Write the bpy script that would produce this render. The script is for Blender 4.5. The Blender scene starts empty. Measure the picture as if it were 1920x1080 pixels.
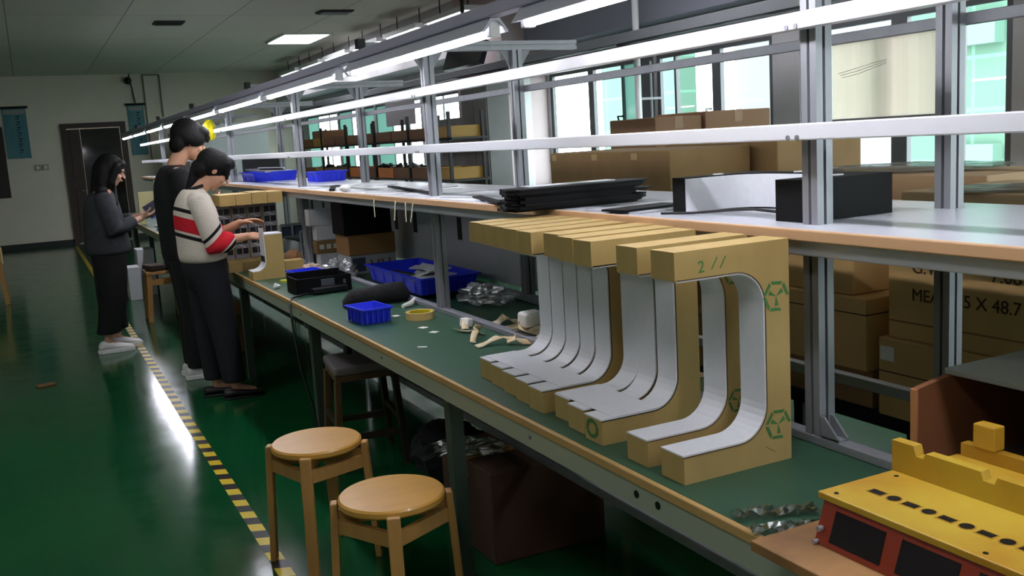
import bpy, bmesh, math, random
from mathutils import Vector, Matrix, Euler
random.seed(7)
S = bpy.context.scene
COL = S.collection
# ---------------------------------------------------------------- camera
F_PX = 1809.26
YAW, PITCH, ROLL = 0.455184, 0.154315, -0.0605521
CAM = Vector((0.0, 0.0, 1.5))
def cam_axes():
    f = Vector((math.sin(YAW)*math.cos(PITCH), math.cos(YAW)*math.cos(PITCH), -math.sin(PITCH)))
    r = Vector((math.cos(YAW), -math.sin(YAW), 0)); u = r.cross(f)
    r2 = math.cos(ROLL)*r + math.sin(ROLL)*u
    u2 = -math.sin(ROLL)*r + math.cos(ROLL)*u
    return r2, u2, f
_r, _u, _f = cam_axes()
cd = bpy.data.cameras.new('camera'); cam = bpy.data.objects.new('camera', cd); COL.objects.link(cam)
cam.matrix_world = Matrix(((_r.x, _u.x, -_f.x, CAM.x), (_r.y, _u.y, -_f.y, CAM.y), (_r.z, _u.z, -_f.z, CAM.z), (0, 0, 0, 1)))
cd.sensor_width = 36; cd.lens = F_PX/1920*36; cd.clip_start = 0.05; cd.clip_end = 300
S.camera = cam
# ---------------------------------------------------------------- world, exposure
SKY = 7.5
w = bpy.data.worlds.new('sky'); S.world = w; w.use_nodes = True
wn = w.node_tree.nodes; wl = w.node_tree.links
bg = wn['Background']
tc = wn.new('ShaderNodeTexCoord'); sp = wn.new('ShaderNodeSeparateXYZ'); rp = wn.new('ShaderNodeValToRGB')
wl.new(tc.outputs['Generated'], sp.inputs[0]); wl.new(sp.outputs['Z'], rp.inputs[0]); wl.new(rp.outputs[0], bg.inputs[0])
rp.color_ramp.elements[0].position = 0.0; rp.color_ramp.elements[0].color = (0.93, 0.97, 1.0, 1)
rp.color_ramp.elements[1].position = 0.6; rp.color_ramp.elements[1].color = (0.85, 0.93, 1.0, 1)
bg.inputs[1].default_value = SKY
S.view_settings.view_transform = 'Standard'; S.view_settings.look = 'None'
S.view_settings.gamma = 1; S.view_settings.exposure = 0.38; S.view_settings.use_curve_mapping = False
TUBE = 32.0        # radiance of the fluorescent tubes
PANEL = 8.0        # radiance of the ceiling fittings
# ---------------------------------------------------------------- materials
def lin(c):
    return tuple(((x/255)/12.92 if x/255 <= .04045 else ((x/255+.055)/1.055)**2.4) for x in c)
def col4(c): return (*lin(c), 1)
MATS = {}
def mat(name, c, rough=.6, metal=0., noise=0., nscale=20., bump=0., c2=None, emit=0., spec=.5, alpha=1., stretch=None, trans=0., coat=0.):
    if name in MATS: return MATS[name]
    m = bpy.data.materials.new(name); m.use_nodes = True; n = m.node_tree.nodes; l = m.node_tree.links
    b = n['Principled BSDF']; b.inputs['Base Color'].default_value = col4(c)
    b.inputs['Roughness'].default_value = rough; b.inputs['Metallic'].default_value = metal
    b.inputs['Specular IOR Level'].default_value = spec; b.inputs['Alpha'].default_value = alpha
    b.inputs['Transmission Weight'].default_value = trans; b.inputs['Coat Weight'].default_value = coat
    if emit:
        b.inputs['Emission Color'].default_value = col4(c); b.inputs['Emission Strength'].default_value = emit
    if noise or bump:
        t = n.new('ShaderNodeTexCoord'); mp = n.new('ShaderNodeMapping'); nz = n.new('ShaderNodeTexNoise')
        l.new(t.outputs['Object'], mp.inputs[0]); l.new(mp.outputs[0], nz.inputs['Vector'])
        if stretch: mp.inputs['Scale'].default_value = stretch
        nz.inputs['Scale'].default_value = nscale; nz.inputs['Detail'].default_value = 5
        if noise:
            r = n.new('ShaderNodeValToRGB'); r.color_ramp.elements[0].position = .3; r.color_ramp.elements[1].position = .7
            a = lin(c); k = lin(c2) if c2 else tuple(x*(1-noise) for x in a)
            r.color_ramp.elements[0].color = (*k, 1); r.color_ramp.elements[1].color = (*a, 1)
            l.new(nz.outputs['Fac'], r.inputs[0]); l.new(r.outputs[0], b.inputs['Base Color'])
        if bump:
            bp = n.new('ShaderNodeBump'); bp.inputs['Strength'].default_value = bump; bp.inputs['Distance'].default_value = .01
            l.new(nz.outputs['Fac'], bp.inputs['Height']); l.new(bp.outputs[0], b.inputs['Normal'])
    MATS[name] = m; return m
def emit_mat(name, c, s):
    if name in MATS: return MATS[name]
    m = bpy.data.materials.new(name); m.use_nodes = True; n = m.node_tree.nodes; n.clear()
    e = n.new('ShaderNodeEmission'); o = n.new('ShaderNodeOutputMaterial'); e.inputs[0].default_value = col4(c); e.inputs[1].default_value = s
    m.node_tree.links.new(e.outputs[0], o.inputs[0]); MATS[name] = m; return m
def film_mat(name, c, gloss=.3, rough=.15, tint=1.):
    """thin clear sheet: mostly transparent, partly glossy"""
    if name in MATS: return MATS[name]
    m = bpy.data.materials.new(name); m.use_nodes = True; n = m.node_tree.nodes; l = m.node_tree.links; n.clear()
    t = n.new('ShaderNodeBsdfTransparent'); g = n.new('ShaderNodeBsdfGlossy'); x = n.new('ShaderNodeMixShader'); o = n.new('ShaderNodeOutputMaterial')
    t.inputs[0].default_value = col4(c); g.inputs['Roughness'].default_value = rough; x.inputs[0].default_value = gloss
    l.new(t.outputs[0], x.inputs[1]); l.new(g.outputs[0], x.inputs[2]); l.new(x.outputs[0], o.inputs[0]); MATS[name] = m; return m
def banded(name, base, vec, bands, off=0., rough=.95, knit=True):
    """stripes knitted across a garment: bands = [(start, colour)...] along object-space direction vec"""
    m = bpy.data.materials.new(name); m.use_nodes = True; n = m.node_tree.nodes; l = m.node_tree.links
    b = n['Principled BSDF']; b.inputs['Roughness'].default_value = rough; b.inputs['Specular IOR Level'].default_value = .2
    t = n.new('ShaderNodeTexCoord'); d = n.new('ShaderNodeVectorMath'); d.operation = 'DOT_PRODUCT'; d.inputs[1].default_value = tuple(.5*q for q in vec)
    r = n.new('ShaderNodeValToRGB'); r.color_ramp.interpolation = 'CONSTANT'
    l.new(t.outputs['Object'], d.inputs[0]); l.new(d.outputs['Value'], r.inputs[0])
    e = r.color_ramp.elements; e[0].position = 0; e[0].color = col4(base)
    first = True
    for p, c in bands:
        p *= .5
        if first: q = e[1]; q.position = p; first = False
        else: q = e.new(p)
        q.color = col4(c)
    l.new(r.outputs[0], b.inputs['Base Color'])
    if knit:
        nz = n.new('ShaderNodeTexNoise'); nz.inputs['Scale'].default_value = 90; l.new(t.outputs['Object'], nz.inputs['Vector'])
        bp = n.new('ShaderNodeBump'); bp.inputs['Strength'].default_value = .5; bp.inputs['Distance'].default_value = .006
        l.new(nz.outputs['Fac'], bp.inputs['Height']); l.new(bp.outputs[0], b.inputs['Normal'])
    return m
# ---------------------------------------------------------------- mesh builder
class MB:
    def __init__(s): s.v = []; s.f = []; s.m = []; s.cut = []
    def add(s, vs, fs, m=0):
        o = len(s.v); s.cut.append((o, len(s.f))); s.v += [Vector(p) for p in vs]; s.f += [tuple(i+o for i in f) for f in fs]; s.m += [m]*len(fs); return s
    def box(s, x0, x1, y0, y1, z0, z1, m=0):
        return s.add([(x0,y0,z0),(x1,y0,z0),(x1,y1,z0),(x0,y1,z0),(x0,y0,z1),(x1,y0,z1),(x1,y1,z1),(x0,y1,z1)],
                     [(0,3,2,1),(4,5,6,7),(0,1,5,4),(1,2,6,5),(2,3,7,6),(3,0,4,7)], m)
    def obox(s, c, d, rot=(0,0,0), m=0):
        a, b, e = d[0]/2, d[1]/2, d[2]/2; R = Euler(rot).to_matrix(); c = Vector(c)
        vs = [c + R @ Vector(p) for p in [(-a,-b,-e),(a,-b,-e),(a,b,-e),(-a,b,-e),(-a,-b,e),(a,-b,e),(a,b,e),(-a,b,e)]]
        return s.add(vs, [(0,3,2,1),(4,5,6,7),(0,1,5,4),(1,2,6,5),(2,3,7,6),(3,0,4,7)], m)
    def bar(s, p, q, wdt, hgt, m=0, up=(0,0,1)):
        p, q = Vector(p), Vector(q); t = (q-p).normalized(); up = Vector(up)
        x = t.cross(up); x = x.normalized() if x.length > 1e-4 else Vector((1,0,0)); y = x.cross(t)
        vs = [e + x*a*wdt/2 + y*b*hgt/2 for e in (p, q) for a, b in ((-1,-1),(1,-1),(1,1),(-1,1))]
        return s.add(vs, [(3,2,1,0),(4,5,6,7),(0,1,5,4),(1,2,6,5),(2,3,7,6),(3,0,4,7)], m)
    def loft(s, secs, n=16, m=0, caps=True):
        """secs: (centre, rx, ry, axis_x, axis_y)"""
        vs = []; fs = []
        for c, rx, ry, ax, ay in secs:
            c = Vector(c); ax = Vector(ax); ay = Vector(ay)
            for i in range(n):
                a = 2*math.pi*i/n; vs.append(c + ax*math.cos(a)*rx + ay*math.sin(a)*ry)
        k = len(secs)
        for j in range(k-1):
            for i in range(n):
                fs.append((j*n+i, j*n+(i+1)%n, (j+1)*n+(i+1)%n, (j+1)*n+i))
        if caps: fs.append(tuple(range(n-1, -1, -1))); fs.append(tuple((k-1)*n+i for i in range(n)))
        return s.add(vs, fs, m)
    def tube(s, pts, r, n=10, m=0, caps=True):
        pts = [Vector(p) for p in pts]; rs = r if isinstance(r, (list, tuple)) else [r]*len(pts); secs = []
        x = None
        for i, p in enumerate(pts):
            t = (pts[min(i+1, len(pts)-1)] - pts[max(i-1, 0)]).normalized()
            if x is None: x = t.orthogonal().normalized()
            else: x = (x - t*x.dot(t)).normalized()
            secs.append((p, rs[i], rs[i], x, t.cross(x)))
        return s.loft(secs, n, m, caps)
    def cap(s, p, q, r0, r1, n=12, m=0):
        """tapered capsule"""
        p, q = Vector(p), Vector(q); t = (q-p).normalized(); x = t.orthogonal().normalized(); y = t.cross(x); secs = []
        for a in (-85, -60, -35, -10): secs.append((p + t*r0*math.sin(math.radians(a)), r0*math.cos(math.radians(a)), r0*math.cos(math.radians(a)), x, y))
        for a in (10, 35, 60, 85): secs.append((q + t*r1*math.sin(math.radians(a)), r1*math.cos(math.radians(a)), r1*math.cos(math.radians(a)), x, y))
        return s.loft(secs, n, m)
    def ell(s, c, r, rot=(0,0,0), n=16, k=10, m=0):
        R = Euler(rot).to_matrix(); c = Vector(c); secs = []
        X, Y = R @ Vector((1,0,0)), R @ Vector((0,1,0)); Z = R @ Vector((0,0,1))
        for j in range(k+1):
            a = -math.pi/2*.985 + math.pi*.985*j/k
            secs.append((c + Z*r[2]*math.sin(a), r[0]*math.cos(a), r[1]*math.cos(a), X, Y))
        return s.loft(secs, n, m)
    def prism(s, poly, plane, a, b, m=0):
        def P(u, v, t):
            return {'xz': (u, t, v), 'xy': (u, v, t), 'yz': (t, u, v)}[plane]
        n = len(poly); vs = [P(u, v, a) for u, v in poly] + [P(u, v, b) for u, v in poly]
        fs = [tuple(range(n)), tuple(range(2*n-1, n-1, -1))] + [(i, i+n, (i+1) % n+n, (i+1) % n) for i in range(n)]
        return s.add(vs, fs, m)
    def strip(s, outer, inner, plane, a, b, m=0):
        """band between two open polylines of the same length, extruded from a to b"""
        for i in range(len(outer)-1):
            s.prism([outer[i], outer[i+1], inner[i+1], inner[i]], plane, a, b, m)
        return s
    def lathe(s, prof, c, n=32, m=0):
        c = Vector(c); secs = [(c+Vector((0,0,z)), max(r, 1e-4), max(r, 1e-4), (1,0,0), (0,1,0)) for r, z in prof]
        return s.loft(secs, n, m)
    def build_each(s, name, mats, parent=None, n=1, **kw):
        """every n added solids become an object of their own"""
        cuts = s.cut[::n]+[(len(s.v), len(s.f))]; out = []
        for (v0, f0), (v1, f1) in zip(cuts, cuts[1:]):
            q = MB(); q.v = s.v[v0:v1]; q.f = [tuple(i-v0 for i in f) for f in s.f[f0:f1]]; q.m = s.m[f0:f1]
            out.append(q.build(name, mats, parent, **kw))
        return out
    def build(s, name, mats, parent=None, loc=None, bevel=0., smooth=False, remesh=0., sm=0, subdiv=0, sharp=None, seg=2):
        if parent is not None:
            off = Vector((0,0,0)); q = parent
            while q is not None: off += q.location; q = q.parent
            lo = Vector((0,0,0))
        else:
            lo = Vector(loc) if loc is not None else Vector((0,0,0)); off = lo
        me = bpy.data.meshes.new(name); me.from_pydata([tuple(p-off) for p in s.v], [], s.f)
        mats = mats if isinstance(mats, (list, tuple)) else [mats]
        for q in mats: me.materials.append(q)
        for p, k in zip(me.polygons, s.m): p.material_index = k
        bm = bmesh.new(); bm.from_mesh(me); bmesh.ops.recalc_face_normals(bm, faces=bm.faces); bm.to_mesh(me); bm.free()
        o = bpy.data.objects.new(name, me); COL.objects.link(o); o.location = lo
        if parent is not None: o.parent = parent
        if bevel:
            b = o.modifiers.new('bevel', 'BEVEL'); b.width = bevel; b.segments = seg; b.limit_method = 'ANGLE'; b.angle_limit = math.radians(40)
        if remesh:
            r = o.modifiers.new('remesh', 'REMESH'); r.mode = 'VOXEL'; r.voxel_size = remesh; r.use_smooth_shade = True
        if sm:
            k = o.modifiers.new('smooth', 'SMOOTH'); k.factor = .5; k.iterations = sm
        if subdiv:
            k = o.modifiers.new('subdivision', 'SUBSURF'); k.levels = k.render_levels = subdiv
        if smooth:
            for p in me.polygons: p.use_smooth = True
            if sharp:
                me.set_sharp_from_angle(angle=math.radians(sharp))
        return o
def tag(o, label=None, cat=None, group=None, kind=None):
    if label: o['label'] = label
    if cat: o['category'] = cat
    if group: o['group'] = group
    if kind: o['kind'] = kind
    return o
def thing(name, label, cat, loc=(0,0,0), group=None):
    o = bpy.data.objects.new(name, None); o.empty_display_size = .1; COL.objects.link(o); o.location = loc
    return tag(o, label, cat, group)
def struct(o): o['kind'] = 'structure'; return o
def copy_tree(o, parent=None):
    c = o.copy(); COL.objects.link(c)
    if parent is not None: c.parent = parent
    for ch in list(o.children): copy_tree(ch, c)
    return c
def text_mesh(name, body, size, m, parent, loc, xdir, ydir, depth=.0006, align='LEFT'):
    cu = bpy.data.curves.new(name, 'FONT'); cu.body = body; cu.size = size; cu.extrude = depth; cu.align_x = align
    to = bpy.data.objects.new(name+'_curve', cu); COL.objects.link(to)
    dg = bpy.context.evaluated_depsgraph_get(); me = bpy.data.meshes.new_from_object(to.evaluated_get(dg))
    bpy.data.objects.remove(to); bpy.data.curves.remove(cu)
    X = Vector(xdir).normalized(); Y = Vector(ydir).normalized(); Z = X.cross(Y)
    off = Vector((0,0,0)); q = parent
    while q is not None: off += q.location; q = q.parent
    M = Matrix(((X.x,Y.x,Z.x,loc[0]-off.x),(X.y,Y.y,Z.y,loc[1]-off.y),(X.z,Y.z,Z.z,loc[2]-off.z),(0,0,0,1)))
    me.transform(M); me.materials.clear(); me.materials.append(m)
    o = bpy.data.objects.new(name, me); COL.objects.link(o); o.parent = parent; return o
def arc(cx, cy, r, a0, a1, n=8):
    return [(cx+r*math.cos(math.radians(a0+(a1-a0)*i/n)), cy+r*math.sin(math.radians(a0+(a1-a0)*i/n))) for i in range(n+1)]
def frosted(name, c, k):
    m = bpy.data.materials.new(name); m.use_nodes = True; n = m.node_tree.nodes; l = m.node_tree.links; n.clear()
    t = n.new('ShaderNodeBsdfTranslucent'); g = n.new('ShaderNodeBsdfGlossy'); x = n.new('ShaderNodeMixShader'); o = n.new('ShaderNodeOutputMaterial')
    t.inputs[0].default_value = (*[q*k for q in lin(c)], 1); g.inputs['Roughness'].default_value = .1; x.inputs[0].default_value = .06
    l.new(t.outputs[0], x.inputs[1]); l.new(g.outputs[0], x.inputs[2]); l.new(x.outputs[0], o.inputs[0]); return m
# palette
ALU = mat('brushed_aluminium', (150,152,157), .48, .55, noise=.12, nscale=30, stretch=(1,1,.1))
ALUD = mat('dull_aluminium', (138,140,145), .5, .5, noise=.15, nscale=20)
WHT = mat('white_enamel', (225,226,228), .35)
DARK = mat('black_plastic', (14,14,16), .4)
BLK = mat('black_cloth', (13,13,16), .9, bump=.3, nscale=60)
CARD = mat('cardboard', (152,122,80), .85, noise=.14, nscale=9)
CARDY = mat('kraft_board', (178,152,92), .75, noise=.12, nscale=14, stretch=(1,1,.3))
CARDT = mat('kraft_tape', (150,108,66), .5)
LINER = mat('white_board_lining', (224,226,230), .45, noise=.05, nscale=60)
BLUE = mat('blue_plastic', (36,54,222), .4, noise=.1, nscale=8)
PAPER = mat('white_paper', (230,230,226), .7)
RIMB = mat('brown_rim', (92,72,46), .8)
FILM = film_mat('clear_film', (235,238,240), .22, .18)
GREENINK = mat('green_ink', (66,120,60), .8)
# ---------------------------------------------------------------- room shell
def floor_mat():
    m = bpy.data.materials.new('green_epoxy_floor'); m.use_nodes = True; n = m.node_tree.nodes; l = m.node_tree.links
    b = n['Principled BSDF']; t = n.new('ShaderNodeTexCoord'); z = n.new('ShaderNodeTexNoise'); z.inputs['Scale'].default_value = 1.1; z.inputs['Detail'].default_value = 6
    r = n.new('ShaderNodeValToRGB'); r.color_ramp.elements[0].color = col4((9,62,32)); r.color_ramp.elements[1].color = col4((13,84,44))
    l.new(t.outputs['Object'], z.inputs['Vector']); l.new(z.outputs['Fac'], r.inputs[0]); l.new(r.outputs[0], b.inputs['Base Color'])
    z2 = n.new('ShaderNodeTexNoise'); z2.inputs['Scale'].default_value = 5; z2.inputs['Detail'].default_value = 3; l.new(t.outputs['Object'], z2.inputs['Vector'])
    mr = n.new('ShaderNodeMapRange'); mr.inputs[3].default_value = .08; mr.inputs[4].default_value = .2
    l.new(z2.outputs['Fac'], mr.inputs[0]); l.new(mr.outputs[0], b.inputs['Roughness'])
    bp = n.new('ShaderNodeBump'); bp.inputs['Strength'].default_value = .05; bp.inputs['Distance'].default_value = .02
    l.new(z2.outputs['Fac'], bp.inputs['Height']); l.new(bp.outputs[0], b.inputs['Normal'])
    b.inputs['Specular IOR Level'].default_value = .45
    return m
XL, XR, YB, YF, ZC = -7.0, 5.2, -4.0, 20.0, 3.13
struct(MB().box(XL-.2, XR+.25, YB-.2, YF+1.4, -.15, 0).build('floor', floor_mat()))
def ceil_mat():
    m = bpy.data.materials.new('ceiling_panels'); m.use_nodes = True; n = m.node_tree.nodes; l = m.node_tree.links
    b = n['Principled BSDF']; b.inputs['Roughness'].default_value = .9
    t = n.new('ShaderNodeTexCoord'); br = n.new('ShaderNodeTexBrick'); br.offset = 0; br.inputs['Scale'].default_value = 1
    br.inputs['Brick Width'].default_value = 1.2; br.inputs['Row Height'].default_value = 2.4; br.inputs['Mortar Size'].default_value = .008
    br.inputs['Color1'].default_value = col4((222,218,204)); br.inputs['Color2'].default_value = col4((216,212,198)); br.inputs['Mortar'].default_value = col4((160,158,146))
    l.new(t.outputs['Object'], br.inputs['Vector']); l.new(br.outputs['Color'], b.inputs['Base Color']); return m
struct(MB().box(XL-.2, XR+.25, YB-.2, YF+1.4, ZC, ZC+.15).build('ceiling', ceil_mat()))
WALLM = mat('cream_wall_paint', (224,216,202), .85, noise=.06, nscale=3)
WALLG = mat('grey_wall_paint', (205,202,206), .8, noise=.1, nscale=4)
# far wall with the doorway opening (x .72..1.72, z 0..2.18)
b = MB(); T = .2
b.box(XL, .72, YF, YF+T, 0, ZC); b.box(1.72, XR, YF, YF+T, 0, ZC); b.box(.72, 1.72, YF, YF+T, 2.18, ZC)
struct(b.build('wall_far', WALLM))
struct(MB().box(XL-.2, XL, YB, YF+T, 0, ZC).build('wall_left', WALLM))
struct(MB().box(XL, XR, YB-.2, YB, 0, ZC).build('wall_back', WALLM))
b = MB(); b.box(.3, 2.2, YF+1.2, YF+1.3, 0, 2.6)
struct(b.build('wall_corridor', mat('corridor_paint', (70,66,62), .9)))
BASE = mat('dark_skirting', (22,30,30), .5)
b = MB(); b.box(XL, .66, YF-.02, YF, 0, .1); b.box(1.8, 4.4, YF-.02, YF, 0, .1); struct(b.build('baseboard_far', BASE))
# door
DW = mat('dark_brown_door_wood', (58,38,32), .45, noise=.25, nscale=6, stretch=(1,1,.15))
b = MB(); b.box(.66,.75,YF-.05,YF+.22,0,2.16); b.box(1.69,1.79,YF-.05,YF+.22,0,2.16); b.box(.66,1.79,YF-.05,YF+.22,2.16,2.25)
d1 = struct(b.build('door_1', DW, loc=(.72,YF,0)))
b = MB(); b.box(.75,.98,YF+.02,YF+.06,.02,2.14); b.box(.79,.94,YF+.01,YF+.02,1.2,2.0); b.box(.79,.94,YF+.01,YF+.02,.15,1.0)
b.build('door_leaf', DW, d1, bevel=.004)
b = MB(); b.box(.99,1.68,YF+.06,YF+.075,.02,2.14)
b.build('door_glass', mat('dark_door_glass', (12,13,15), .08, spec=.7), d1)
b = MB(); b.tube([(.96,YF-.005,1.0),(.96,YF-.05,1.0),(.9,YF-.05,1.0)], .01); b.build('door_handle', ALU, d1)
b = MB(); b.box(-.95,-.3,YF-.04,YF,.96,2.24); b.box(-.9,-.35,YF-.05,YF-.04,1.02,2.18)
struct(b.build('window_9', mat('dark_window_panel', (24,18,18), .35)))
# right (window) wall: sill, head, piers
WIN = [(9.40,7.43),(7.40,5.86),(5.57,3.83),(3.5,1.8),(1.5,-.2),(-3.6,-.5)]
FAR = [(11.2,13.2),(13.28,15.3),(15.38,17.4),(17.48,19.6)]
openings = sorted([(min(a), max(a)) for a in WIN+FAR])
SILL, HEAD = .95, 2.17
b = MB(); b.box(XR, XR+.07, YB, YF, 0, SILL); b.box(XR, XR+.07, YB, YF, HEAD, ZC)
y = YB
for a, c in openings: b.box(XR, XR+.07, y, a, SILL, HEAD); y = c
b.box(XR, XR+.07, y, YF, SILL, HEAD)
struct(b.build('wall_right', WALLG))
FR = mat('dark_window_frame', (104,106,110), .45, .3)
GL = film_mat('window_glass', (244,250,248), .05, .02)
TEAL = frosted('teal_frosted_glass', (186,222,212), .55)
GRN = film_mat('green_window_glass', (200,232,214), .05, .05)
def window(idx, a, c, bars, panes, dep=.05):
    a, c = min(a,c), max(a,c); x0, x1 = XR+.015, XR+dep
    f = MB(); f.box(x0,x1,a,a+dep,SILL,HEAD); f.box(x0,x1,c-dep,c,SILL,HEAD); f.box(x0,x1,a+dep,c-dep,SILL,SILL+.05); f.box(x0,x1,a+dep,c-dep,HEAD-.05,HEAD)
    for y, wd in bars: f.box(x0-.005,x1,y-wd/2,y+wd/2,SILL+.05,HEAD-.05)
    o = struct(f.build('window_%d' % idx, FR, loc=(XR,(a+c)/2,SILL)))
    ys = [a+dep]+sorted(v for v,_ in bars)+[c-dep]
    for k in range(len(ys)-1):
        MB().box((x0+x1)/2-.002,(x0+x1)/2+.002,ys[k],ys[k+1],SILL+.05,HEAD-.05).build('pane', panes[k % len(panes)], o)
    return o
def handle(o, y, m):
    b = MB(); b.tube([(5.21,y,1.50),(5.15,y,1.50),(5.15,y-.03,1.56),(5.15,y,1.64),(5.21,y,1.64)],.01,8); b.build('window_handle', m, o, smooth=True)
handle(window(1, 9.40,7.43, [(8.55,.10),(7.97,.03),(7.58,.14)], [GL,TEAL,GL,GL]), 7.98, DARK)
handle(window(2, 7.40,5.86, [(6.55,.11),(7.12,.03)], [GL,GL,GL]), 6.62, WHT)
window(3, 5.57,3.83, [(4.66,.13),(4.2,.05)], [GL,GL,GL,GL])
window(4, 3.5,1.8, [(2.6,.1)], [GL,GL]); window(5, 1.5,-.2, [(.6,.1)], [GL,GL]); window(11, -.5,-3.6, [(-1.5,.1),(-2.6,.1)], [GL,GL])  # windows out of view, added to let in more daylight
for k, (a, c) in enumerate(FAR):
    L = c-a
    window(6+k+(1 if k == 3 else 0), a, c, [(a+L*.26,.03),(a+L*.62,.03)], [[TEAL,GL,GL],[GL,GL,TEAL],[TEAL,GL,TEAL],[GL,GL,TEAL]][k], .028)
# soffit beam over the windows, wall ledge
struct(MB().box(4.72, XR, 10.7, YF, 2.5, ZC).build('trim_1', WALLG))
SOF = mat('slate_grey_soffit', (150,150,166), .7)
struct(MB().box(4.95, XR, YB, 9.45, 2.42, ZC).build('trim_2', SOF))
# column between the window runs, tiled in pale pink
PINK = mat('pale_pink_column_tiles', (206,186,188), .45, noise=.08, nscale=5)
struct(MB().box(4.68, XR, 8.95+.5, 10.7, 0, ZC).build('wall_column', PINK))
b = MB(); b.box(4.66,4.68,9.47,9.55,0,2.4); b.box(4.9,4.98,9.42,9.45,0,2.4); struct(b.build('trim_3', WHT))
# cable duct running under the head of the windows
t = thing('cable_duct', 'long grey metal cable duct running along the wall just above the windows', 'duct', (4.85, 11, 2.2))
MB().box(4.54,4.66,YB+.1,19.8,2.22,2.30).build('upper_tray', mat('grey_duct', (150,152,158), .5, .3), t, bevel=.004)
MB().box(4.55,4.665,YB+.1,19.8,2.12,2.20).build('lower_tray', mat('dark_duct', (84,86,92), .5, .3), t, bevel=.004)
b = MB()
for y in (1,4,7,9.3,11.5,14,16.5,19): b.box(4.56,XR-.001 if not 9.4<y<10.8 else 4.67,y,y+.04,2.20,2.22)
b.build_each('bracket', mat('dark_duct', (84,86,92)), t)
t = thing('window_pipe', 'slim white vertical pipe standing in front of the window piers', 'pipe', (4.7,7.18,0))
b = MB(); b.tube([(4.72,6.98,0),(4.72,6.98,ZC)], .028, 14); b.build('pipe', WHT, t, smooth=True, sharp=40)
b = MB()
for z in (.6,1.75,2.8): b.box(4.7,4.95,6.96,7.0,z,z+.02)
b.build_each('clip', ALUD, t)
# opposite buildings outside
def net_mat():
    m = bpy.data.materials.new('green_scaffold_net'); m.use_nodes = True; n = m.node_tree.nodes; l = m.node_tree.links; b = n['Principled BSDF']; b.inputs['Roughness'].default_value = .9
    t = n.new('ShaderNodeTexCoord'); br = n.new('ShaderNodeTexBrick'); br.offset = 0; br.inputs['Scale'].default_value = 1
    mp = n.new('ShaderNodeMapping'); mp.inputs['Rotation'].default_value = (0, math.radians(90), math.radians(90)); l.new(t.outputs['Object'], mp.inputs[0]); l.new(mp.outputs[0], br.inputs['Vector'])
    br.inputs['Brick Width'].default_value = 1.4; br.inputs['Row Height'].default_value = .9; br.inputs['Mortar Size'].default_value = .035
    br.inputs['Color1'].default_value = col4((88,118,102)); br.inputs['Color2'].default_value = col4((82,112,96)); br.inputs['Mortar'].default_value = col4((100,138,120))
    l.new(br.outputs['Color'], b.inputs['Base Color']); return m
t = thing('netted_building', 'building wrapped in green scaffold netting outside the right-hand windows', 'building', (16,9,-12))
MB().box(15,22,3,13.2,-12,14).build('net_wrapped_wall', net_mat(), t)
b = MB()
for z in (.35,2.6,4.9): 
    for y in (4.6,8.0,11.2): b.box(14.75,15,y,y+.9,z,z+.55)
b.build_each('wall_unit', mat('pale_green_wall_unit', (100,132,118), .8), t)
t = thing('netted_building', 'strip of green netted building outside the window left of the cardboard cartons', 'building', (16,21,-12))
MB().box(15,15.5,20.3,24,-12,14).build('net_wrapped_wall', net_mat(), t)
t = thing('white_building', 'white building with small gridded windows seen outside behind the beige blind', 'building', (20,18,-12))
WB = mat('white_render', (150,152,156), .9)
MB().box(19,26,14.2,23,-12,12).build('wall', WB, t)
for z in (-.9, .75, 2.4, 4.05):
    for y, wd in ((14.6,1.0),(16.15,.62),(18.3,.62),(20.4,1.0)):
        f = MB(); f.box(18.97,19,y,y+wd,z,z+.8); w_ = f.build('window', mat('facade_window_glass', (70,74,80), .4), t)
        q = MB(); nb = 4 if wd > .8 else 3
        for k in range(nb+1): yy = y+wd*k/nb; q.box(18.93,18.97,yy-.03,yy+.03,z,z+.8)
        for k in range(3): q.box(18.93,18.97,y,y+wd,z+.4*k-.03,z+.4*k+.03)
        q.build('window_frame', WB, w_)
struct(MB().box(5.5,80,-60,90,-12.3,-12).build('ground_outside', mat('pale_ground', (120,120,116), .9)))
# ceiling fittings
CL = emit_mat('lit_diffuser', (250,250,255), PANEL)
for px_, py_ in ((-.6,5.2),(-.6,.3),(-4.2,5.2),(-4.2,.3),(3.75,5.6),(3.75,.3)):  # unseen panels, added to raise the general light in the hall
    t = thing('ceiling_light', 'unseen panel light added to the ceiling outside the picture for brightness', 'light', (px_,py_,ZC), 'unseen ceiling panels added to brighten the hall')
    MB().box(px_-.34,px_+.34,py_-.64,py_+.64,ZC-.02,ZC-.001).build('frame', WHT, t); MB().box(px_-.3,px_+.3,py_-.6,py_+.6,ZC-.026,ZC-.02).build('diffuser', CL, t)
t = thing('ceiling_light', 'square lit panel light set flush in the grey ceiling', 'light', (3.75,14.4,ZC))
b = MB(); b.box(3.44,4.14,13.8,14.95,ZC-.02,ZC-.001); b.build('frame', WHT, t); MB().box(3.48,4.1,13.84,14.91,ZC-.026,ZC-.02).build('diffuser', CL, t)
for k, y in enumerate((10.3,11.75,13.2,14.65,16.1,17.6)):
    t = thing('ceiling_light', 'hanging strip light in the row along the ceiling above the bench lamps', 'light', (4.5,y,2.85), 'strip lights hanging in a row near the windows')
    MB().box(4.38,4.66,y-.6,y+.6,2.875,2.93).build('housing', WHT, t); MB().box(4.42,4.62,y-.56,y+.56,2.86,2.875).build('diffuser', CL, t)
    b = MB(); b.bar((4.52,y-.4,2.93),(4.52,y-.4,ZC),.01,.01); b.bar((4.52,y+.4,2.93),(4.52,y+.4,ZC),.01,.01,up=(0,0,1)); b.build_each('hanger', DARK, t)
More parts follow.
